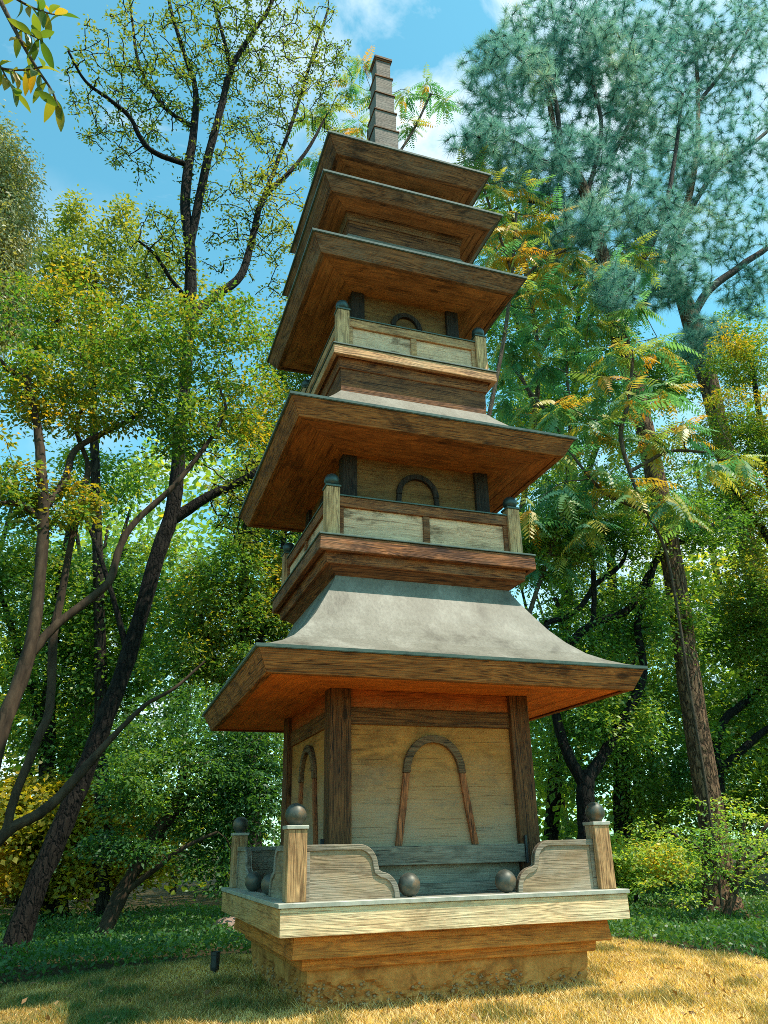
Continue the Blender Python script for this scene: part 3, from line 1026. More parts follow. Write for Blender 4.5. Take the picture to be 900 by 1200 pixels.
def grow(wood_obj, nodes, radii, targets, tip=0.004, sag=0.12, per_m=0.011, sides=4, maxr=0.05):
    """Joins each target to the nearest part of the skeleton by a bent twig; returns points along the new twigs."""
    nodes, radii = np.asarray(nodes, float), np.asarray(radii, float)
    d0 = np.array([np.min(np.linalg.norm(nodes - t, axis=1)) for t in targets])
    cap = len(nodes) + len(targets) * 6
    NB = np.empty((cap, 3))
    RB = np.empty(cap)
    n = len(nodes)
    NB[:n], RB[:n] = nodes, radii
    trail = []
    for ti in np.argsort(d0):
        t = targets[ti]
        dd = np.linalg.norm(NB[:n] - t, axis=1) + 0.35 * np.maximum(0, NB[:n, 2] - t[2])
        j = int(np.argmin(dd))
        a = NB[j].copy()
        L = float(np.linalg.norm(t - a))
        if L < 0.03:
            continue
        m = 5
        s = np.linspace(0, 1, m + 1)[:, None]
        bend = rng.normal(size=3) * L * 0.10 + np.array([0, 0, sag * L])
        P = a + (t - a) * s + bend * (s * (1 - s)) * 1.6
        P[1:-1] += rng.normal(size=(m - 1, 3)) * L * 0.025
        r0 = min(RB[j] * 0.72, tip + per_m * L, maxr)
        r = np.linspace(max(r0, tip), tip, m + 1)
        wood_obj.tube(P, r, sides)
        NB[n:n + m] = P[1:]
        RB[n:n + m] = r[1:]
        n += m
        trail.append(P)
    return np.array(trail)


LEAF4 = np.array([(0, 0, 0), (0.42, 0.5, 0.10), (1, 0, -0.04), (0.42, -0.5, 0.10)])


def leaves(P, L, aspect=0.5, up=0.8, droop=0.15, tint=None, spread=None):
    """Folded four-sided leaves at P; returns verts, faces, tint."""
    n = len(P)
    nor = unit(rng.normal(size=(n, 3)) * (1.15 - up) + np.array([0, 0, up]))
    ax = rng.normal(size=(n, 3)) if spread is None else spread
    ax = ax - nor * np.sum(ax * nor, 1, keepdims=True)
    ax = unit(unit(ax) + np.array([0, 0, -droop]))
    sd = unit(np.cross(nor, ax))
    nor = np.cross(ax, sd)
    Ls = (L * rng.uniform(0.65, 1.25, n))[:, None]
    V = P[:, None, :] + Ls[:, None] * (LEAF4[None, :, :1] * ax[:, None, :] + LEAF4[None, :, 1:2] * aspect * sd[:, None, :] + LEAF4[None, :, 2:] * nor[:, None, :])
    F = np.arange(n * 4).reshape(n, 4)
    if tint is None:
        tint = rng.random(n)
    return V.reshape(-1, 3), F, np.clip(tint, 0, 1)


def clump(P, freq=1.0, seed=0.0):
    """Cheap smooth field in 0..1 for grouping leaf colour and density."""
    x, y, z = (P * freq).T
    v = np.sin(1.7 * x + 1.1 * y + seed) + np.sin(1.3 * y - 2.1 * z + 2 * seed + 1) + np.sin(1.9 * z + 1.2 * x + 3 * seed + 2) + np.sin(2.3 * x - 1.6 * y + 0.7 * z + seed)
    return np.clip(0.5 + v / 5.5, 0, 1)


def sprays(trail, per, sig, flat=0.55, tail=0.25):
    """Leaf positions round the outer part of each twig."""
    n, m, _ = trail.shape
    t = rng.uniform(tail, 1.08, (n, per)) * (m - 1)
    i = np.clip(t.astype(int), 0, m - 2)
    f = (t - i)[..., None]
    k = np.arange(n)[:, None]
    P = trail[k, i] * (1 - f) + trail[k, i + 1] * f
    off = rng.normal(size=P.shape) * sig
    off[..., 2] *= flat
    return (P + off).reshape(-1, 3), off.reshape(-1, 3)


def clumps(trail, per, sig, flat):
    """Leaves gathered round each twig's end in a flattened tuft, a few along the twig."""
    n, m, _ = trail.shape
    size = rng.uniform(0.55, 1.35, n)
    k = int(per * 0.75)
    off = rng.normal(size=(n, k, 3)) * (sig * size)[:, None, None]
    off[..., 2] = off[..., 2] * flat - 0.35 * np.hypot(off[..., 0], off[..., 1])
    P = trail[:, -1:, :] + off
    a, b = sprays(trail, per - k, sig * 0.4, 0.6, 0.35)
    return np.concatenate([P.reshape(-1, 3), a]), np.concatenate([off.reshape(-1, 3), b])


def tree(name, label, stems, blobs, n_twigs, per, leaf, sig, bark, leafmat, group=None, cat='tree', trunk_sides=10, aspect=0.5,
         up=0.75, droop=0.15, tint_bias=0.0, clump_f=1.4, tip=0.004, per_m=0.011, extra=0, flat=0.55, tint_noise=0.5, tail=0.25, sag=0.12, rough=0.05, density=1.0, tuft=0.0, slim=1.0):
    """stems: list of (controls, Y0, Y1); the first is the trunk, the others are limbs."""
    paths = [(p, r * slim) for p, r in snapped([px_path(c, a, b) for c, a, b in stems])]
    base = paths[0][0][0]
    root = empty(name, tuple(base))
    tag(root, label, cat, group)
    tw = bw = Wood()
    tw.tube(paths[0][0] - base, paths[0][1], trunk_sides, rough)
    for p, r in paths[1:]:
        bw.tube(p - base, r, 7, rough)
    nodes = np.concatenate([p[max(1, len(p) // 3):] if i == 0 else p[1:] for i, (p, r) in enumerate(paths)])
    rad = np.concatenate([r[max(1, len(p) // 3):] if i == 0 else r[1:] for i, (p, r) in enumerate(paths)])
    tg = blob_points(blobs, int(n_twigs * TWIGX))
    trail = grow(bw, nodes - base, rad, tg - base, tip, sag, per_m)
    if tuft:
        P, off = clumps(trail, int(per * LEAFX * density), tuft, flat)
    else:
        P, off = sprays(trail, int(per * LEAFX * density), sig * 1.1, flat, tail)
    g = clump(P + base, clump_f, len(name) * 0.37)
    tn = tint_bias + g * (1 - tint_noise) + rng.random(len(P)) * tint_noise
    V, F, T = leaves(P, leaf, aspect, up, droop, tn, off + rng.normal(size=off.shape) * sig * 0.4)
    link('trunk', tw.mesh('trunk'), root, bark)
    link('crown', np_mesh('crown', V, F, T), root, leafmat)
    return root, paths


# ------------------------------------------------------------------ trees on the left
tree('oak_tree', 'tall dark-trunked oak leaning right, its sparse crown open against blue sky', [
    ([(12, 1126, 25), (38, 1050, 19.5), (74, 965, 18), (112, 872, 16), (150, 770, 14), (185, 650, 13), (204, 590, 12.5), (212, 500, 10.5), (219, 420, 10), (223, 365, 10)], 4.0, 5.0),
    ([(223, 365, 11), (223, 300, 10), (217, 230, 9), (226, 160, 7), (229, 105, 5), (215, 60, 4), (200, 10, 3), (195, -30, 2)], 5.0, 5.4),
    ([(224, 290, 8), (243, 190, 7), (259, 126, 6), (271, 80, 5), (294, 42, 4), (318, 4, 3), (335, -40, 2)], 5.0, 4.6),
    ([(271, 80, 4), (262, 45, 3), (250, 0, 2.5), (245, -40, 2)], 4.8, 5.0),
    ([(224, 378, 9), (252, 350, 8), (282, 325, 7), (296, 278, 6), (308, 233, 5), (336, 205, 4), (360, 176, 3), (380, 140, 2)], 5.0, 6.0),
    ([(308, 233, 4), (327, 185, 3.5), (345, 135, 3), (365, 70, 2.5), (385, 10, 2)], 5.6, 6.2),
    ([(212, 198, 5), (173, 177, 4.5), (154, 140, 4), (130, 118, 3.5), (100, 95, 2.5), (80, 60, 2)], 5.2, 4.6),
    ([(220, 145, 4), (187, 121, 3.5), (163, 75, 3), (155, 25, 2), (150, -20, 2)], 5.2, 5.8),
    ([(216, 355, 4), (200, 327, 3.5), (182, 299, 3), (162, 282, 2)], 5.0, 4.6),
    ([(203, 606, 11), (245, 581, 9), (292, 558, 7), (335, 525, 5)], 4.6, 4.9),
    ([(150, 768, 6), (138, 720, 5), (120, 660, 4), (98, 600, 3)], 4.3, 5.0)],
    [(150, 110, 5.2, 75, 110, 1.0), (235, 70, 5.2, 80, 110, 1.0), (310, 80, 5.2, 70, 110, 1.0), (265, 230, 5.2, 60, 90, 0.8),
     (325, 270, 5.8, 45, 100, 0.8), (190, 290, 4.8, 40, 50, 0.6), (380, 90, 6.0, 40, 90, 0.7), (300, 590, 5.0, 60, 60, 0.7), (240, 480, 5.0, 60, 70, 0.7)],
    950, 21, 0.078, 0.045, M['oak_bark'], M['oak_leaf'], density=0.62, slim=0.85, trunk_sides=14, clump_f=0.9, tip=0.010, per_m=0.019, aspect=0.45, rough=0.08)

tree('crape_myrtle', 'multi-stemmed tree at the left edge with smooth grey limbs and yellowing leaves', [
    ([(-60, 1060, 19), (-25, 950, 17), (2, 855, 15), (32, 772, 13), (44, 700, 11), (51, 610, 10), (48, 540, 9), (44, 500, 8)], 1.6, 2.6),
    ([(44, 500, 7), (30, 448, 6), (8, 431, 5), (-20, 400, 4)], 2.6, 2.2),
    ([(32, 455, 5), (36, 418, 4.5), (50, 395, 4), (70, 374, 3)], 2.5, 3.0),
    ([(50, 612, 5), (25, 591, 5), (-5, 590, 4)], 2.4, 2.2),
    ([(53, 600, 7), (76, 566, 7), (88, 528, 6), (122, 507, 5), (160, 486, 4), (200, 440, 2.5)], 2.5, 3.4),
    ([(34, 770, 9), (64, 734, 8.5), (100, 706, 8), (128, 681, 7.5), (140, 642, 6.5), (160, 610, 6), (212, 560, 5), (262, 488, 3), (258, 455, 2)], 2.1, 2.8),
    ([(-20, 1130, 13), (11, 1003, 11), (36, 964, 10), (68, 935, 9.5), (95, 905, 9), (117, 880, 7), (143, 852, 5), (172, 825, 4), (205, 806, 3), (240, 775, 2)], 1.9, 2.9),
    ([(10, 1005, 8), (21, 953, 8), (46, 880, 8), (59, 837, 8), (62, 752, 8), (71, 702, 7), (82, 642, 6), (96, 581, 6), (103, 545, 5), (90, 500, 3.5), (110, 450, 2.5)], 2.2, 3.2)],
    [(150, 405, 2.9, 95, 60, 0.8), (60, 360, 2.9, 70, 55, 0.8), (250, 395, 2.9, 75, 65, 0.7), (30, 440, 2.6, 55, 60, 0.7), (110, 470, 2.9, 90, 42, 0.7),
     (215, 500, 2.9, 75, 45, 0.6), (10, 560, 2.4, 40, 60, 0.6), (60, 590, 2.7, 70, 35, 0.6), (290, 470, 3.0, 40, 50, 0.5)],
    330, 56, 0.072, 0.10, M['smooth_bark'], M['myrtle_leaf'], tuft=0.12, slim=0.80, density=0.85, tint_bias=0.0, tint_noise=0.6, clump_f=1.1, rough=0.10)

tree('birch_tree', 'small pale olive tree with hanging foliage at the upper left edge', [
    ([(-60, 620, 10), (-40, 450, 8), (-25, 320, 6), (-10, 220, 4), (0, 150, 2)], 6.0, 6.0)],
    [(-5, 210, 6.0, 38, 70, 0.8), (5, 290, 6.0, 40, 60, 0.8), (-10, 360, 6.0, 45, 50, 0.8)],
    260, 80, 0.085, 0.12, M['smooth_bark'], M['pale_leaf'], up=0.2, droop=0.9, flat=1.6, aspect=0.4)

tree('young_tree', 'slender green tree with upright shoots between the oak and the left edge', [
    ([(120, 1080, 12), (118, 800, 9), (112, 560, 7), (108, 420, 5), (112, 330, 3)], 9.0, 9.0)],
    [(105, 300, 9.0, 60, 60, 1.0), (180, 340, 9.0, 55, 60, 1.0), (60, 330, 9.0, 55, 50, 1.0), (80, 250, 9.0, 20, 40, 0.5), (145, 270, 9.0, 18, 40, 0.5), (110, 420, 9.0, 110, 50, 1.2)],
    300, 34, 0.11, 0.10, M['dull_bark'], M['oak_leaf'], tint_bias=0.15, flat=1.2)

tree('small_maple', 'low twin-stemmed maple with dark green leaves beside the oak trunk', [
    ([(112, 1108, 12), (135, 1066, 10), (152, 1030, 9), (175, 985, 8), (200, 950, 7), (214, 912, 5), (222, 885, 3)], 5.0, 5.4),
    ([(150, 1110, 10), (152, 1050, 8), (166, 1015, 7), (200, 965, 6), (246, 908, 5), (262, 880, 3)], 5.2, 5.6),
    ([(160, 1050, 5), (190, 1012, 4), (222, 990, 3), (255, 975, 2)], 5.0, 4.6)],
    [(230, 850, 5.4, 90, 45, 0.8), (190, 900, 5.0, 80, 45, 0.8), (270, 940, 5.4, 70, 60, 0.8), (260, 1010, 5.2, 50, 30, 0.6), (150, 985, 4.8, 50, 16, 0.5), (300, 890, 5.6, 50, 60, 0.6)],
    260, 72, 0.068, 0.12, M['smooth_bark'], M['dark_leaf'], tuft=0.18, aspect=0.5, flat=0.2, up=0.7)

tree('golden_maple', 'yellow-leaved maple glowing behind the oak trunk at the lower left', [
    ([(75, 1100, 9), (72, 1040, 8), (66, 990, 6), (60, 940, 4)], 9.5, 9.5),
    ([(72, 1040, 5), (110, 980, 4), (150, 940, 3)], 9.5, 9.5)],
    [(30, 950, 9.5, 60, 45, 1.0), (100, 960, 9.5, 75, 50, 1.0), (165, 985, 9.5, 55, 50, 0.9), (10, 1010, 9.5, 40, 40, 0.8), (90, 1020, 9.5, 60, 30, 0.8)],
    170, 70, 0.12, 0.15, M['dull_bark'], M['yellow_leaf'], tuft=0.25, aspect=0.7, flat=0.3, up=0.75)

tree('leafy_tree', 'yellow-green tree standing close behind the pagoda on its left side', [
    ([(300, 1090, 14), (296, 950, 12), (290, 800, 9), (286, 680, 7), (292, 560, 4)], 7.0, 7.2),
    ([(294, 900, 6), (260, 800, 5), (235, 720, 3)], 7.0, 7.0),
    ([(290, 790, 6), (320, 700, 5), (335, 620, 3)], 7.0, 7.3)],
    [(270, 690, 7.0, 70, 70, 1.0), (310, 590, 7.2, 55, 70, 0.9), (240, 770, 7.0, 70, 50, 1.0), (320, 500, 7.4, 40, 60, 0.8), (330, 720, 7.2, 40, 50, 0.8), (350, 400, 7.6, 45, 80, 0.8)],
    330, 80, 0.088, 0.13, M['dull_bark'], M['myrtle_leaf'], tuft=0.19, tint_bias=0.02)

tree('shade_tree', 'dense green tree seen between the left edge and the leaning oak trunk', [
    ([(60, 1090, 14), (55, 900, 12), (60, 780, 9), (75, 660, 6), (85, 600, 4)], 10.0, 10.0),
    ([(57, 880, 6), (20, 760, 5), (0, 690, 3)], 10.0, 10.0),
    ([(60, 780, 6), (110, 700, 5), (150, 640, 3)], 10.0, 10.2)],
    [(60, 700, 10, 90, 70, 1.3), (0, 650, 10, 50, 60, 1.0), (130, 770, 10, 80, 60, 1.2), (40, 800, 10, 70, 55, 1.1), (170, 690, 10, 60, 70, 1.1), (90, 860, 10, 90, 40, 1.0), (120, 560, 10, 70, 45, 1.0)],
    330, 85, 0.11, 0.17, M['dull_bark'], M['green_leaf'], tuft=0.26, density=0.8, tint_bias=0.05)

# ------------------------------------------------------------------ trees on the right
tree('dark_tree', 'dark forked tree with crooked black branches right behind the pagoda', [
    ([(688, 1075, 16), (688, 1000, 14), (686, 930, 13), (690, 905, 11)], 4.0, 4.0),
    ([(687, 925, 9), (664, 880, 8), (652, 840, 7), (640, 790, 5), (640, 730, 4)], 4.0, 4.3),
    ([(690, 915, 9), (713, 877, 8), (738, 830, 7), (754, 787, 6), (747, 731, 5), (760, 693, 4), (770, 650, 2.5)], 4.0, 4.4),
    ([(640, 790, 6), (667, 755, 6.5), (695, 731, 6), (735, 715, 6), (760, 676, 5.5), (776, 647, 5), (813, 628, 4), (856, 606, 2.5)], 4.3, 4.6),
    ([(695, 733, 4.5), (696, 687, 4), (691, 631, 3.5), (686, 570, 2)], 4.4, 4.8),
    ([(636, 668, 4), (673, 695, 4), (707, 678, 4), (729, 659, 3), (738, 631, 2), (752, 590, 1.5)], 4.4, 4.8)],
    [(700, 620, 4.7, 85, 45, 0.8), (800, 610, 4.6, 80, 40, 0.8), (640, 640, 4.6, 50, 50, 0.7), (760, 730, 4.5, 70, 50, 0.8), (680, 760, 4.5, 55, 50, 0.8), (700, 830, 4.4, 70, 50, 0.8)],
    330, 75, 0.08, 0.11, M['oak_bark'], M['green_leaf'], tuft=0.17, tint_bias=0.02, rough=0.1)

tree('edge_tree', 'dark bare-limbed tree at the right edge forking low behind the pine', [
    ([(846, 1020, 10), (844, 960, 9), (842, 905, 8)], 7.0, 7.0),
    ([(842, 907, 7), (838, 880, 7), (850, 843, 6), (872, 824, 6), (902, 794, 5), (940, 740, 3)], 7.0, 7.2),
    ([(842, 907, 6), (866, 883, 6), (895, 857, 5), (940, 830, 3)], 7.0, 6.6)],
    [(890, 760, 7.0, 40, 50, 0.8), (860, 740, 7.2, 50, 45, 0.8), (900, 830, 7.0, 30, 40, 0.7), (820, 880, 7.4, 50, 50, 0.8)],
    150, 70, 0.09, 0.13, M['oak_bark'], M['green_leaf'], tuft=0.2)

tree('bushy_tree', 'yellow-green bushy tree at the right edge below the pine crowns', [
    ([(960, 1000, 14), (940, 800, 11), (915, 640, 8), (895, 520, 5), (880, 420, 3)], 6.0, 6.0),
    ([(920, 660, 6), (880, 600, 5), (850, 560, 3)], 6.0, 5.8)],
    [(872, 420, 6.0, 45, 45, 0.8), (865, 500, 6.0, 60, 55, 0.9), (885, 600, 6.0, 55, 60, 0.9), (840, 570, 5.8, 40, 40, 0.6), (890, 690, 6.0, 40, 50, 0.8)],
    300, 75, 0.075, 0.11, M['dull_bark'], M['myrtle_leaf'], tuft=0.17, tint_bias=0.06)

tree('woodland_tree', 'dense green tree filling the gap between pagoda roof and pine trunk', [
    ([(730, 1050, 14), (728, 900, 12), (722, 760, 9), (715, 640, 6)], 9.5, 9.5),
    ([(728, 880, 6), (680, 780, 5), (650, 700, 3)], 9.5, 9.5),
    ([(724, 800, 6), (770, 720, 5), (800, 660, 3)], 9.5, 9.7)],
    [(700, 700, 9.5, 90, 70, 1.2), (640, 620, 9.5, 60, 80, 1.1), (760, 800, 9.5, 80, 80, 1.2), (690, 860, 9.5, 80, 60, 1.2), (740, 920, 9.2, 90, 40, 1.1), (640, 780, 9.5, 40, 70, 1.0), (700, 560, 9.8, 80, 60, 1.1), (640, 500, 10.5, 60, 60, 1.0), (720, 480, 10.5, 60, 50, 1.0), (790, 540, 10.5, 50, 50, 1.0)],
    400, 85, 0.105, 0.16, M['dull_bark'], M['green_leaf'], tuft=0.25, tint_bias=0.06, density=0.85)

tree('tall_tree', 'tall soft-leaved tree showing pale green between the upper roofs and the pines', [
    ([(640, 1060, 12), (655, 850, 10), (668, 640, 8), (672, 500, 6), (676, 400, 4), (680, 330, 2.5)], 11.5, 11.5),
    ([(668, 600, 5), (720, 480, 4), (770, 420, 3)], 11.5, 11.7),
    ([(670, 540, 5), (625, 440, 4), (600, 360, 3)], 11.5, 11.3)],
    [(600, 380, 11.3, 45, 50, 1.0), (650, 320, 11.5, 45, 45, 1.0), (690, 400, 11.5, 60, 55, 1.1), (630, 460, 11.4, 60, 50, 1.1), (750, 440, 11.6, 60, 45, 1.1), (800, 430, 11.8, 45, 45, 1.0), (590, 280, 11.3, 35, 40, 0.8), (860, 400, 11.8, 40, 50, 1.0)],
    330, 62, 0.13, 0.17, M['dull_bark'], M['green_leaf'], tuft=0.26, tint_bias=0.0)

tree('slender_tree', 'thin-trunked green tree behind the pine at the right edge', [
    ([(905, 960, 9), (897, 905, 8), (884, 843, 7), (868, 785, 6), (856, 724, 6), (844, 690, 5), (828, 610, 4), (815, 540, 3)], 10.5, 10.5)],
    [(850, 830, 10.5, 70, 70, 1.2), (885, 900, 10.5, 60, 60, 1.0), (830, 930, 10.0, 80, 45, 1.0), (820, 700, 10.5, 50, 50, 1.0)],
    220, 80, 0.11, 0.16, M['dull_bark'], M['green_leaf'], tuft=0.26, tint_bias=0.06)


# --- a low Japanese maple in front of the pine
tree('japanese_maple', 'low light-green Japanese maple spreading in layers before the pine trunk', [
    ([(850, 1075, 6), (862, 1040, 5), (868, 1000, 4), (872, 965, 3)], 3.6, 3.6),
    ([(862, 1040, 3.5), (825, 1000, 3), (785, 975, 2)], 3.6, 3.4),
    ([(866, 1010, 3), (905, 960, 2.5), (940, 930, 2)], 3.6, 3.4),
    ([(864, 1030, 3), (890, 1005, 2.4), (920, 990, 2)], 3.6, 3.2)],
    [(800, 968, 3.5, 60, 12, 0.6), (850, 950, 3.6, 55, 10, 0.6), (890, 920, 3.4, 45, 9, 0.6), (800, 1000, 3.4, 65, 12, 0.6), (885, 972, 3.4, 50, 10, 0.6), (765, 985, 3.6, 35, 12, 0.5),
     (845, 1015, 3.3, 60, 12, 0.6), (900, 1000, 3.3, 40, 10, 0.5), (790, 1035, 3.4, 40, 9, 0.5), (870, 940, 3.0, 40, 9, 0.4), (860, 985, 3.1, 50, 10, 0.4)],
    62, 42, 0.060, 0.075, M['smooth_bark'], M['maple_leaf'], tuft=0.17, aspect=0.5, flat=0.10, up=0.8, tint_bias=0.1, tip=0.003)

tree('yellow_shrub', 'small pale yellow-green shrub beside the right corner of the deck', [
    ([(745, 1062, 3), (746, 1040, 2.5), (748, 1015, 2)], 5.5, 5.5)],
    [(740, 1025, 5.5, 40, 16, 0.5), (770, 1010, 5.5, 40, 18, 0.5), (715, 1000, 5.5, 30, 22, 0.5)],
    150, 42, 0.075, 0.09, M['dull_bark'], M['maple_leaf'], cat='shrub', aspect=0.6, flat=0.3, density=0.6, tint_bias=0.15)


# --- pines
def pine(name, label, stems, blobs, n_tufts, needles=34, nl=0.24):
    paths = snapped([px_path(c, a, b) for c, a, b in stems])
    base = paths[0][0][0]
    root = empty(name, tuple(base))
    tag(root, label, 'pine tree')
    tw, bw = Wood(), Wood()
    tw.tube(paths[0][0] - base, paths[0][1], 16, 0.06)
    for p, r in paths[1:]:
        bw.tube(p - base, r, 7, 0.04)
    nodes = np.concatenate([p[len(p) // 2:] if i == 0 else p[1:] for i, (p, r) in enumerate(paths)])
    rad = np.concatenate([r[len(p) // 2:] if i == 0 else r[1:] for i, (p, r) in enumerate(paths)])
    tg = blob_points(blobs, n_tufts)
    trail = grow(bw, nodes - base, rad, tg - base, 0.006, 0.06, 0.012, 4, 0.06)
    tips = np.concatenate([trail[:, -1], trail[:, -2]])
    dirs = np.concatenate([trail[:, -1] - trail[:, -2]] * 2)
    n = len(tips)
    d = unit(unit(dirs)[:, None, :] * 0.65 + np.array([0, 0, 0.25]) + rng.normal(size=(n, needles, 3)) * 0.75)
    start = tips[:, None, :] - unit(dirs)[:, None, :] * rng.uniform(0, 0.12, (n, needles, 1))
    Ln = nl * rng.uniform(0.7, 1.2, (n, needles, 1))
    side = unit(np.cross(d, rng.normal(size=d.shape))) * 0.0050
    end = start + d * Ln + np.array([0, 0, -0.02])
    V = np.stack([start - side, start + side, end], 2).reshape(-1, 3)
    F = np.arange(len(V)).reshape(-1, 3)
    T = np.clip(np.repeat(clump(tips + base, 1.0, 2.0) * 0.6, needles) + rng.random(n * needles) * 0.4, 0, 1)
    link('trunk', tw.mesh('trunk'), root, M['pine_bark'])
    link('branches', bw.mesh('branches'), root, M['pine_limb'])
    link('crown', np_mesh('crown', V, F, T), root, M['needle'])
    return root


pine('pine_tree', 'tall pine with a thick scaly reddish trunk right of the pagoda', [
    ([(848, 1072, 34), (843, 1040, 24), (838, 985, 20), (827, 920, 18.5), (808, 800, 17), (797, 720, 16), (784, 640, 15), (768, 560, 14), (748, 470, 13), (726, 395, 12), (708, 310, 10), (690, 240, 8), (676, 205, 7), (655, 175, 5), (640, 100, 3)], 4.5, 4.5),
    ([(676, 205, 4), (640, 190, 3), (600, 165, 2.5), (560, 160, 2)], 4.5, 3.8),
    ([(660, 180, 4), (646, 102, 3), (610, 70, 2.5), (575, 35, 2)], 4.5, 4.0),
    ([(712, 330, 5), (700, 250, 3.5), (720, 180, 3), (745, 120, 2.5), (740, 40, 2)], 4.5, 5.2),
    ([(716, 345, 6), (742, 318, 5), (775, 260, 4), (790, 190, 3), (800, 110, 2)], 4.5, 3.8),
    ([(703, 290, 4), (660, 250, 3), (610, 235, 2.5), (570, 250, 2)], 4.5, 5.2),
    ([(690, 235, 3.5), (705, 150, 3), (690, 70, 2.5), (700, -10, 2)], 4.5, 4.4)],
    [(590, 100, 4.3, 62, 60, 1.1), (640, 60, 4.5, 70, 70, 1.2), (700, 90, 4.6, 75, 90, 1.3), (760, 140, 4.4, 60, 80, 1.1), (620, 190, 4.3, 70, 42, 1.0), (680, 220, 5.0, 80, 70, 1.2),
     (740, 40, 5.0, 70, 60, 1.2), (760, 270, 4.2, 55, 50, 1.0), (560, 165, 4.0, 40, 30, 0.7), (690, 260, 3.6, 30, 40, 0.8), (715, 335, 3.6, 28, 34, 0.8), (650, 290, 4.6, 50, 30, 0.8)],
    2200, 38, 0.26)
pine('pine_tree', 'grey forked pine with its crown in the upper right corner', [
    ([(935, 985, 17), (910, 800, 15), (890, 718, 14), (880, 660, 13), (862, 585, 13), (838, 480, 13), (813, 385, 14), (795, 335, 9), (784, 305, 8), (800, 260, 6), (815, 190, 4), (818, 120, 3), (815, 40, 2)], 8.0, 8.0),
    ([(815, 378, 7), (835, 340, 6), (870, 310, 5), (905, 285, 4), (940, 240, 3)], 8.0, 7.6),
    ([(786, 310, 5), (760, 290, 4), (735, 250, 3), (740, 200, 2)], 8.0, 7.8),
    ([(800, 255, 4), (840, 200, 3.5), (880, 170, 3), (915, 140, 2)], 8.0, 8.3),
    ([(806, 350, 4), (770, 345, 3.5), (730, 340, 3), (700, 320, 2)], 8.0, 8.6),
    ([(818, 120, 3), (850, 80, 2.5), (880, 30, 2)], 8.0, 8.2)],
    [(850, 70, 8.0, 65, 75, 1.4), (800, 60, 8.0, 60, 70, 1.2), (870, 180, 8.0, 55, 65, 1.2), (800, 200, 8.0, 55, 60, 1.2), (840, 270, 7.8, 65, 45, 1.2), (740, 340, 8.4, 70, 35, 1.1), (880, 340, 8.0, 45, 40, 1.0), (890, 20, 8.2, 40, 50, 1.0), (795, 325, 7.0, 45, 40, 0.6), (825, 400, 7.2, 35, 35, 0.5)],
    2000, 38, 0.28)


# --- trees with long pinnate leaves: every leaf is an object of its own
def pinnate_mesh(mat, curl, pairs=11, L=0.78, seed=0):
    """A drooping rachis with paired hanging leaflets; x runs along the leaf."""
    R = random.Random(seed)
    V, F = [], []
    for i in range(pairs + 1):
        t = 0.16 + 0.84 * i / pairs
        c = np.array([t * L, 0, -curl * L * t * t])
        ll = 0.21 * math.sin(math.pi * min(1, 0.30 + 0.62 * t)) ** 0.7 * R.uniform(0.85, 1.12)
        for s in ((-1, 1) if i < pairs else (0,)):
            d = np.array([0.42 + R.uniform(-.1, .1), s * 0.75, -0.62 + R.uniform(-.15, .15)]) if s else np.array([1, 0, -curl * 2])
            d = d / np.linalg.norm(d)
            w = np.cross(d, np.array([0.2, 0, 1.0]))
            w = w / np.linalg.norm(w) * ll * 0.155
            b = len(V)
            V += [c, c + d * ll * 0.45 + w, c + d * ll, c + d * ll * 0.45 - w]
            F.append((b, b + 1, b + 2, b + 3))
    b = len(V)
    for t in (0.0, 0.5, 1.0):
        c = np.array([t * L, 0, -curl * L * t * t])
        V += [c + np.array([0, 0.006 * (1.1 - t), 0.002]), c - np.array([0, 0.006 * (1.1 - t), -0.002])]
    F += [(b, b + 1, b + 3, b + 2), (b + 2, b + 3, b + 5, b + 4)]
    me = np_mesh('compound_leaf', np.array(V), np.array(F))
    me.materials.append(mat)
    return me


PIN = {k: [pinnate_mesh(M['ailan_' + k], c, pr, seed=s) for s, (c, pr) in enumerate(((0.25, 11), (0.5, 10), (0.38, 9)))] for k in ('green', 'yellow', 'orange')}


def pinnate_tree(name, label, stems, shoots, per=11, size=1.0, oran=0.2, yel=0.35):
    paths = snapped([px_path(c, a, b) for c, a, b in stems])
    base = paths[0][0][0]
    root = empty(name, tuple(base))
    tag(root, label, 'tree')
    tw = bw = Wood()
    tw.tube(paths[0][0] - base, paths[0][1], 8, 0.05)
    for p, r in paths[1:]:
        bw.tube(p - base, r, 6, 0.04)
    nodes = np.concatenate([p[len(p) // 3:] for p, r in paths])
    rad = np.concatenate([r[len(p) // 3:] for p, r in paths])
    tg = np.array([at(x, y, Y) for x, y, Y, *_ in shoots])
    trail = grow(bw, nodes - base, rad, tg - base, 0.008, 0.0, 0.012, 5, 0.05)
    link('trunk', tw.mesh('trunk'), root, M['twig'])
    cnt = 0
    for i, sh in enumerate(shoots):
        o_bias = sh[3] if len(sh) > 3 else 0.0
        for k in range(per):
            if cnt >= 298:
                break
            a = k * 2.4 + i + random.uniform(-0.3, 0.3)
            back = random.uniform(0, 0.30)
            q = random.random()
            age = k / per
            key = 'orange' if q < oran * (0.4 + age) + o_bias else ('yellow' if q < oran + yel + o_bias else 'green')
            o = bpy.data.objects.new('compound_leaf', random.choice(PIN[key]))
            C.objects.link(o)
            o.parent = root
            p = tg[i] - base
            o.location = (p[0] + random.uniform(-.05, .05), p[1] + random.uniform(-.05, .05), p[2] - back)
            s = size * random.uniform(0.8, 1.35)
            o.scale = (s, s, s)
            o.rotation_euler = (random.uniform(-0.35, 0.35), random.uniform(-0.35, 0.75), a)
            cnt += 1
    return root


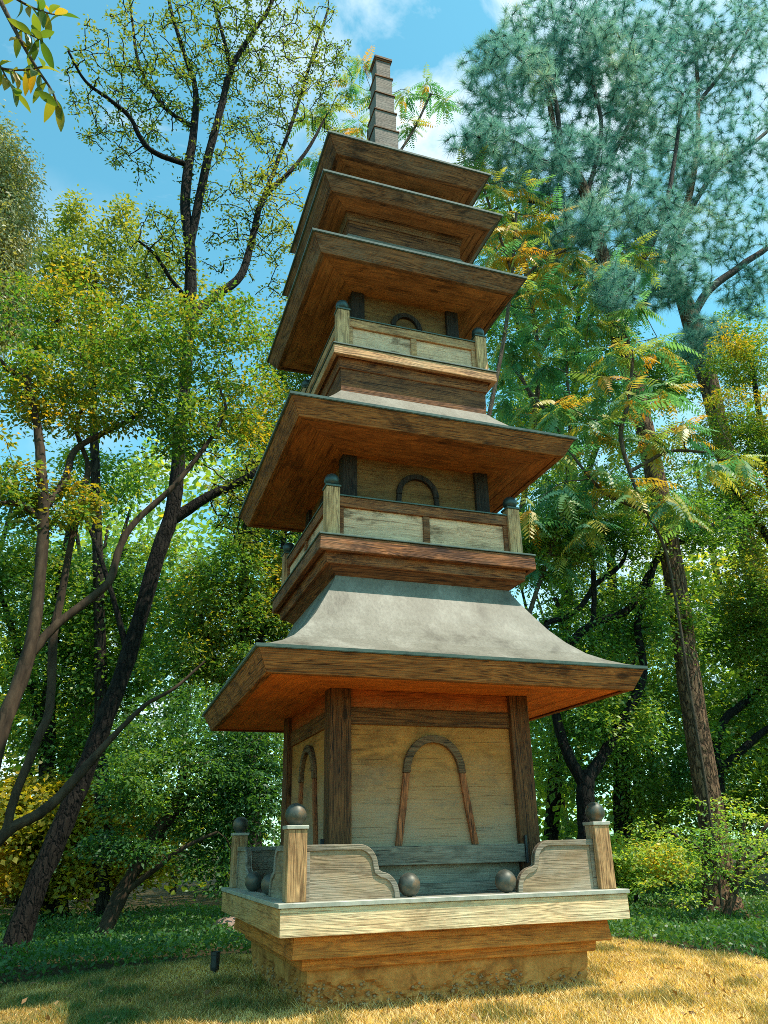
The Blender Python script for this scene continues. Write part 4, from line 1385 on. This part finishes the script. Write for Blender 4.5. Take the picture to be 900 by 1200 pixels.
pinnate_tree('sumac_tree', 'sapling with long pinnate leaves tipped orange in front of the pine trunk', [
    ([(846, 1062, 2.2), (827, 920, 2.2), (807, 800, 2.2), (794, 715, 2.2), (778, 640, 2.4), (752, 590, 2.4), (728, 516, 3.5), (736, 472, 3), (742, 420, 2)], 3.4, 3.2),
    ([(737, 610, 3), (700, 570, 2.5), (660, 520, 2)], 3.3, 3.6),
    ([(736, 560, 3), (780, 530, 2.5), (830, 530, 2)], 3.3, 3.0)],
    [(742, 405, 3.2), (705, 440, 3.4), (775, 445, 3.2, .1), (735, 460, 3.0), (690, 490, 3.4), (800, 490, 3.0, .2), (760, 505, 3.2, .15), (830, 535, 3.0), (865, 530, 3.2, -.1), (650, 470, 3.8),
     (640, 520, 3.8), (700, 540, 3.4), (712, 405, 3.5), (745, 350, 3.6, -.1), (770, 395, 3.5), (660, 565, 3.6), (780, 570, 3.0), (735, 560, 3.1, .15), (620, 590, 3.8), (800, 590, 3.2), (690, 600, 3.5), (610, 540, 4.0), (720, 500, 3.6), (840, 490, 3.3, .1), (650, 430, 4.0)],
    13, 0.78, 0.14, 0.40)
pinnate_tree('sumac_tree', 'taller pinnate-leaved tree with golden orange sprays beside the upper roofs', [
    ([(545, 1060, 4.5), (560, 880, 4.2), (590, 700, 4), (618, 560, 4), (630, 460, 3.5), (628, 390, 3.5), (618, 330, 3), (605, 270, 2.5), (590, 220, 2)], 5.2, 5.2),
    ([(632, 420, 3), (665, 350, 2.5), (700, 300, 2)], 5.2, 5.0),
    ([(640, 500, 3), (610, 440, 2.5), (590, 400, 2)], 5.2, 5.6)],
    [(560, 205, 5.2), (590, 195, 5.4), (585, 240, 5.2, .2), (560, 265, 5.4, .25), (605, 270, 5.1, .3), (635, 235, 5.2, .1), (645, 285, 5.0, .35), (615, 310, 5.2, .25), (675, 265, 5.1, .3), (590, 325, 5.5, .0), (690, 300, 5.0),
     (725, 285, 5.0), (755, 300, 4.8), (650, 340, 5.2), (700, 345, 5.2, -.2), (620, 375, 5.4, -.2), (660, 390, 5.4, -.2), (590, 430, 5.6, -.2), (630, 430, 5.4, -.1), (600, 480, 5.6, -.1), (650, 480, 5.4), (575, 300, 5.4, .3), (660, 310, 5.1, .25)],
    13, 0.78, 0.14, 0.42)
pinnate_tree('sumac_tree', 'golden pinnate-leaved crown pressed against the ends of the top three roofs', [
    ([(520, 1055, 4), (530, 800, 3.8), (560, 560, 3.4), (590, 400, 3), (600, 320, 2.5), (605, 250, 2)], 4.0, 4.2),
    ([(596, 350, 2.5), (630, 310, 2), (670, 290, 1.6)], 4.2, 4.0),
    ([(600, 320, 2.2), (580, 260, 2), (565, 215, 1.4)], 4.2, 4.3)],
    [(555, 195, 4.3), (580, 215, 4.2, .15), (610, 215, 4.2), (565, 245, 4.3, .25), (595, 260, 4.1, .35), (625, 255, 4.1, .2), (650, 245, 4.2, .1), (580, 290, 4.2, .4), (610, 290, 4.0, .4), (640, 300, 4.0, .35), (670, 290, 4.0, .2),
     (600, 325, 4.1, .2), (630, 335, 4.1, .1), (660, 330, 4.0, .15), (690, 320, 4.0, .1), (715, 300, 4.0), (610, 360, 4.3, -.1), (645, 365, 4.2, -.1), (735, 290, 4.1, -.1), (590, 390, 4.4, -.2), (540, 190, 4.6), (625, 390, 4.3, -.1)],
    13, 0.70, 0.14, 0.42)
pinnate_tree('sumac_tree', 'blue-green pinnate-leaved sapling between the second roof and the pine trunk', [
    ([(580, 1055, 4), (590, 900, 3.8), (615, 740, 3.4), (655, 610, 3), (668, 510, 2.5), (664, 430, 2)], 4.4, 4.4),
    ([(670, 520, 2.5), (630, 470, 2), (600, 430, 1.6)], 4.4, 4.6)],
    [(664, 410, 4.4), (690, 370, 4.4, -.1), (640, 420, 4.5, -.2), (605, 410, 4.6, -.2), (590, 460, 4.7, -.2), (625, 470, 4.5, -.1), (660, 460, 4.3), (700, 420, 4.3), (690, 470, 4.3, -.1), (580, 500, 4.7, -.2), (615, 530, 4.6, -.1),
     (650, 520, 4.4), (640, 560, 4.4, -.1), (625, 610, 4.5, -.1), (670, 560, 4.3), (690, 330, 4.5), (720, 370, 4.3, .05), (650, 600, 4.4, -.2), (680, 620, 4.3, -.1), (625, 650, 4.5, -.2), (720, 470, 4.2), (660, 650, 4.4, -.2)],
    13, 0.74, 0.05, 0.30)
pinnate_tree('sumac_tree', 'pinnate-leaved treetop with drooping fronds behind the spire', [
    ([(440, 640, 6), (436, 480, 5), (432, 330, 4), (430, 220, 3), (432, 150, 2)], 7.5, 7.5),
    ([(432, 240, 2.5), (395, 180, 2), (380, 140, 1.6)], 7.5, 7.4),
    ([(432, 230, 2.5), (480, 160, 2), (505, 110, 1.6)], 7.5, 7.4)],
    [(410, 95, 7.5), (385, 120, 7.4, .05), (425, 70, 7.6), (395, 150, 7.4), (370, 180, 7.5, .1), (420, 140, 7.4), (475, 105, 7.5), (500, 95, 7.4, .05), (520, 115, 7.5, .1), (480, 140, 7.5), (365, 130, 7.6), (440, 110, 7.8), (385, 210, 7.4)],
    13, 0.72, 0.10, 0.34)


# --- a branch of a nearer tree hanging into the top left corner
def near_leaf_mesh(seed):
    R = random.Random(seed)
    V, F = [], []
    n = 6
    L, w = 0.105, 0.034
    bend = R.uniform(0.1, 0.35)
    for i in range(n + 1):
        t = i / n
        hwid = w / 2 * math.sin(math.pi * min(0.985, max(0.03, t))) ** 0.8
        z = -bend * L * t * t
        V += [(t * L, hwid, z + hwid * 0.35), (t * L, 0, z), (t * L, -hwid, z + hwid * 0.35)]
    for i in range(n):
        a = 3 * i
        F += [(a, a + 1, a + 4, a + 3), (a + 1, a + 2, a + 5, a + 4)]
    me = np_mesh('leaf', np.array(V), np.array(F), smooth=True)
    me.materials.append(M['near_leaf'])
    return me


def overhanging_branch():
    Y = -3.4
    main, mr = px_path([(-700, -620, 22), (-300, -330, 12), (-60, -120, 5), (-20, -40, 4), (15, 30, 3), (40, 75, 2.2), (60, 105, 1.6), (68, 125, 1.2)], Y, Y)
    base = main[0]
    root = empty('overhanging_branch', tuple(base))
    tag(root, 'leafy twigs of a near tree hanging into the top left corner', 'branch')
    w = Wood()
    w.tube(main - base, mr, 6)
    sides_ = [px_path([(-10, -20, 2.4), (30, 5, 1.8), (55, 15, 1.2), (72, 18, 0.8)], Y, Y + 0.2), px_path([(-40, 60, 2.6), (-5, 78, 2), (25, 82, 1.4), (50, 78, 0.8)], Y, Y - 0.15),
              px_path([(-40, 20, 2.4), (-10, 60, 1.8), (8, 92, 1.2), (20, 115, 0.8)], Y, Y + 0.1), px_path([(15, 30, 2), (35, 40, 1.4), (50, 48, 0.9)], Y, Y - 0.1)]
    for p, r in sides_:
        w.tube(p - base, np.maximum(r, 0.0018), 5)
    link('twigs', w.mesh('twigs'), root, M['twig'])
    meshes = [near_leaf_mesh(s) for s in range(4)]
    for p, r in [(main[len(main) // 2:], 0)] + sides_:
        m = len(p)
        for i in range(13):
            q = p[min(m - 1, int((0.25 + 0.75 * i / 12) * (m - 1)))]
            o = bpy.data.objects.new('leaf', random.choice(meshes))
            C.objects.link(o)
            o.parent = root
            o.location = tuple(q - base)
            s = random.uniform(0.95, 1.5)
            o.scale = (s, s, s)
            o.rotation_euler = (random.uniform(-0.6, 0.6), random.uniform(-0.1, 1.2), random.uniform(-1.4, 1.9) + (math.pi if i % 3 == 0 else 0))


overhanging_branch()


# ------------------------------------------------------------------ woodland mass far behind
def far_wood():
    n = 250000
    ang = rng.uniform(-1.35, 1.75, n)                      # bearing from +Y, clockwise
    R = 19 + 14 * rng.random(n) ** 0.8
    x, y = CAM[0] + R * np.sin(ang), CAM[1] + R * np.cos(ang)
    top = 9.5 + 3.2 * np.sin(ang * 7 + 0.5) + 1.8 * np.sin(ang * 17 + R * 0.3) + (R - 19) * 0.25
    z = -0.8 + np.maximum(2, top) * rng.random(n) ** 0.9
    P = np.stack([x, y, z], 1)
    keep = clump(P, 0.75, 1.3) > 0.44
    P = P[keep]
    T = clump(P, 0.5, 4.0) * 0.6 + rng.random(len(P)) * 0.4
    V, F, T = leaves(P, 0.24, 0.7, 0.6, 0.2, T)
    o = link('far_wood', np_mesh('far_wood', V, F, T), None, M['far_leaf'])
    tag(o, 'mass of green undergrowth and far trees behind the garden', 'woodland', None, 'stuff')
    w = Wood()
    for i in range(46):
        a, r = rng.uniform(-0.9, 1.4), rng.uniform(17, 28)
        x, y = CAM[0] + r * math.sin(a), CAM[1] + r * math.cos(a)
        h = rng.uniform(6, 10)
        lean = rng.normal(size=2) * 0.8
        P = np.array([(x + lean[0] * t * t, y + lean[1] * t * t, -0.85 + h * t) for t in np.linspace(0, 1, 6)])
        w.tube(P, np.linspace(rng.uniform(0.10, 0.2), 0.04, 6), 6, 0.05)
    o2 = link('far_trunks', w.mesh('far_trunks'), None, M['dull_bark'])
    tag(o2, 'dim trunks of the far trees standing in the wood', 'woodland', None, 'stuff')


far_wood()


# ------------------------------------------------------------------ ground cover, grass, small things
def ground_cover():
    n = 230000
    x = rng.uniform(-9, 12, n)
    y = rng.uniform(-3, 11, n)
    # denser close to the lawn
    d = np.hypot(x - CAM[0], y - CAM[1])
    keep = ~in_lawn(x, y) & (rng.random(n) < np.clip(1.5 - d / 16, 0.25, 1)) & (x > -2.4 - 0.2 * (y + 6.6) - 3.5)
    x, y = x[keep], y[keep]
    h = 0.055 + 0.10 * np.clip((-x - 0.2) / 0.8, 0, 1) + 0.12 * clump(np.stack([x, y, 0 * x], 1), 2.6, 0.4)
    z = gz(x, y) - 0.02 + h * rng.random(len(x)) ** 0.6
    P = np.stack([x, y, z], 1)
    T = clump(P * np.array([1, 1, 0]), 1.1, 2.2) * 0.55 + rng.random(len(P)) * 0.45
    V, F, T = leaves(P, 0.058, 0.5, 0.5, 0.0, T)
    o = link('ground_cover', np_mesh('ground_cover', V, F, T), None, M['cover_leaf'])
    tag(o, 'low dark green ground cover bordering the lawn under the trees', 'ground cover', None, 'stuff')


ground_cover()


def grass():
    n = 430000
    x = rng.uniform(-6.0, 4.0, n)
    y = rng.uniform(-4.2, 2.4, n)
    d = np.hypot(x - CAM[0], y - CAM[1])
    keep = in_lawn(x, y) & ~((np.abs(x) < 1.03) & (np.abs(y) < 1.03)) & (d > 2.3)
    x, y = x[keep], y[keep]
    P = np.stack([x, y, gz(x, y) - 0.004], 1)
    Q = P * np.array([1, 1, 0])
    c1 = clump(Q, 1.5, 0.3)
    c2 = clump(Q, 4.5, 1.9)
    green = np.clip((-x - 0.9 + 0.8 * (c1 - 0.5)) / 1.3, 0, 1) * 0.48 * (0.45 + 0.8 * c2) + 0.30 * (c2 > 0.70)  # greener and darker to the left: real green plus shade painted into the blades
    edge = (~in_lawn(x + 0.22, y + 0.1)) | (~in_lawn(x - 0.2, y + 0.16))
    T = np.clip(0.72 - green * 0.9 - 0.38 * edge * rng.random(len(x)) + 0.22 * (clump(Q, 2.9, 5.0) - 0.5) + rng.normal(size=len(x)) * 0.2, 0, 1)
    near = np.clip((np.maximum(np.abs(x), np.abs(y)) - 1.03) / 0.12, 0, 1)
    h = (0.022 + 0.026 * c2 + 0.04 * (1 - near)) * rng.uniform(0.5, 1.5, len(x))
    a = rng.uniform(0, 2 * math.pi, len(x))
    side = np.stack([np.cos(a), np.sin(a), 0 * a], 1) * (0.0036 * rng.uniform(0.7, 1.3, len(x)))[:, None]
    lean = np.stack([rng.normal(size=len(x)) * 0.75, rng.normal(size=len(x)) * 0.75, np.ones(len(x))], 1)
    tip = P + lean * h[:, None]
    V = np.stack([P - side, P + side, tip], 1).reshape(-1, 3)
    F = np.arange(len(V)).reshape(-1, 3)
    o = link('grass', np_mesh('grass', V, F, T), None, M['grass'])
    tag(o, 'dry golden grass blades of the lawn round the plinth', 'grass', None, 'stuff')


grass()


def fallen_leaves():
    n = 900
    x, y = rng.uniform(-6, 4, n), rng.uniform(-4.2, 2.2, n)
    k = in_lawn(x, y) & ~((np.abs(x) < 1.06) & (np.abs(y) < 1.06))
    x, y = x[k], y[k]
    P = np.stack([x, y, gz(x, y) + rng.uniform(0.012, 0.04, len(x))], 1)
    V, F, T = leaves(P, 0.055, 0.55, 0.75, 0.0, 0.5 + 0.5 * rng.random(len(P)))
    o = link('fallen_leaves', np_mesh('fallen_leaves', V, F, T), None, M['dead_leaf'])
    tag(o, 'scattered brown dead leaves lying in the lawn', 'fallen leaves', None, 'stuff')


fallen_leaves()

# --- path light on the lawn
pl_p = (-1.34, 1.12)
z0 = float(gz(*pl_p))
PL = empty('path_light', (pl_p[0], pl_p[1], z0))
PL.scale = (0.86, 0.86, 0.86)
tag(PL, 'small black metal spotlight standing in the lawn left of the plinth', 'garden light')


def lathe(prof, nseg=16):
    bm = bmesh.new()
    rings = [[bm.verts.new((r * math.cos(2 * math.pi * k / nseg), r * math.sin(2 * math.pi * k / nseg), z)) for k in range(nseg)] for r, z in prof]
    for a, b in zip(rings[:-1], rings[1:]):
        for k in range(nseg):
            bm.faces.new((a[k], a[(k + 1) % nseg], b[(k + 1) % nseg], b[k]))
    bmesh.ops.remove_doubles(bm, verts=bm.verts, dist=0.0005)
    return bm_mesh('turned', bm)


link('stake', lathe([(0.0001, -0.08), (0.018, -0.05), (0.022, 0.05), (0.0001, 0.05)]), PL, M['black_metal'])
link('lamp_body', lathe([(0.0001, 0.035), (0.042, 0.035), (0.046, 0.06), (0.046, 0.17), (0.05, 0.175), (0.05, 0.2), (0.044, 0.2), (0.044, 0.185), (0.0001, 0.184)]), PL, M['black_metal'])
link('lens', lathe([(0.0001, 0.186), (0.043, 0.186), (0.043, 0.191), (0.0001, 0.194)]), PL, M['glass_dark'])


def rock(px, py, Y, r, label):
    p = at(px, py, Y)
    bm = bmesh.new()
    bmesh.ops.create_icosphere(bm, subdivisions=3, radius=r)
    R = random.Random(int(px))
    s = R.random() * 9
    for v in bm.verts:
        c = v.co.copy()
        v.co *= 1 + 0.16 * math.sin(5 / r * 0.3 * c.x + s) * math.sin(4 / r * 0.3 * c.y + 2 * s) + 0.06 * R.uniform(-1, 1)
        v.co.z *= 0.75
    o = link('boulder', bm_mesh('boulder', bm), None, M['stone'])
    o.location = (p[0], p[1], float(gz(p[0], p[1])) + r * 0.45)
    tag(o, label, 'rock')


rock(266, 1070, 5.0, 0.22, 'pinkish boulder farther from the deck, behind its left corner')
rock(280, 1086, 4.3, 0.15, 'smaller pinkish boulder close behind the left corner of the deck')
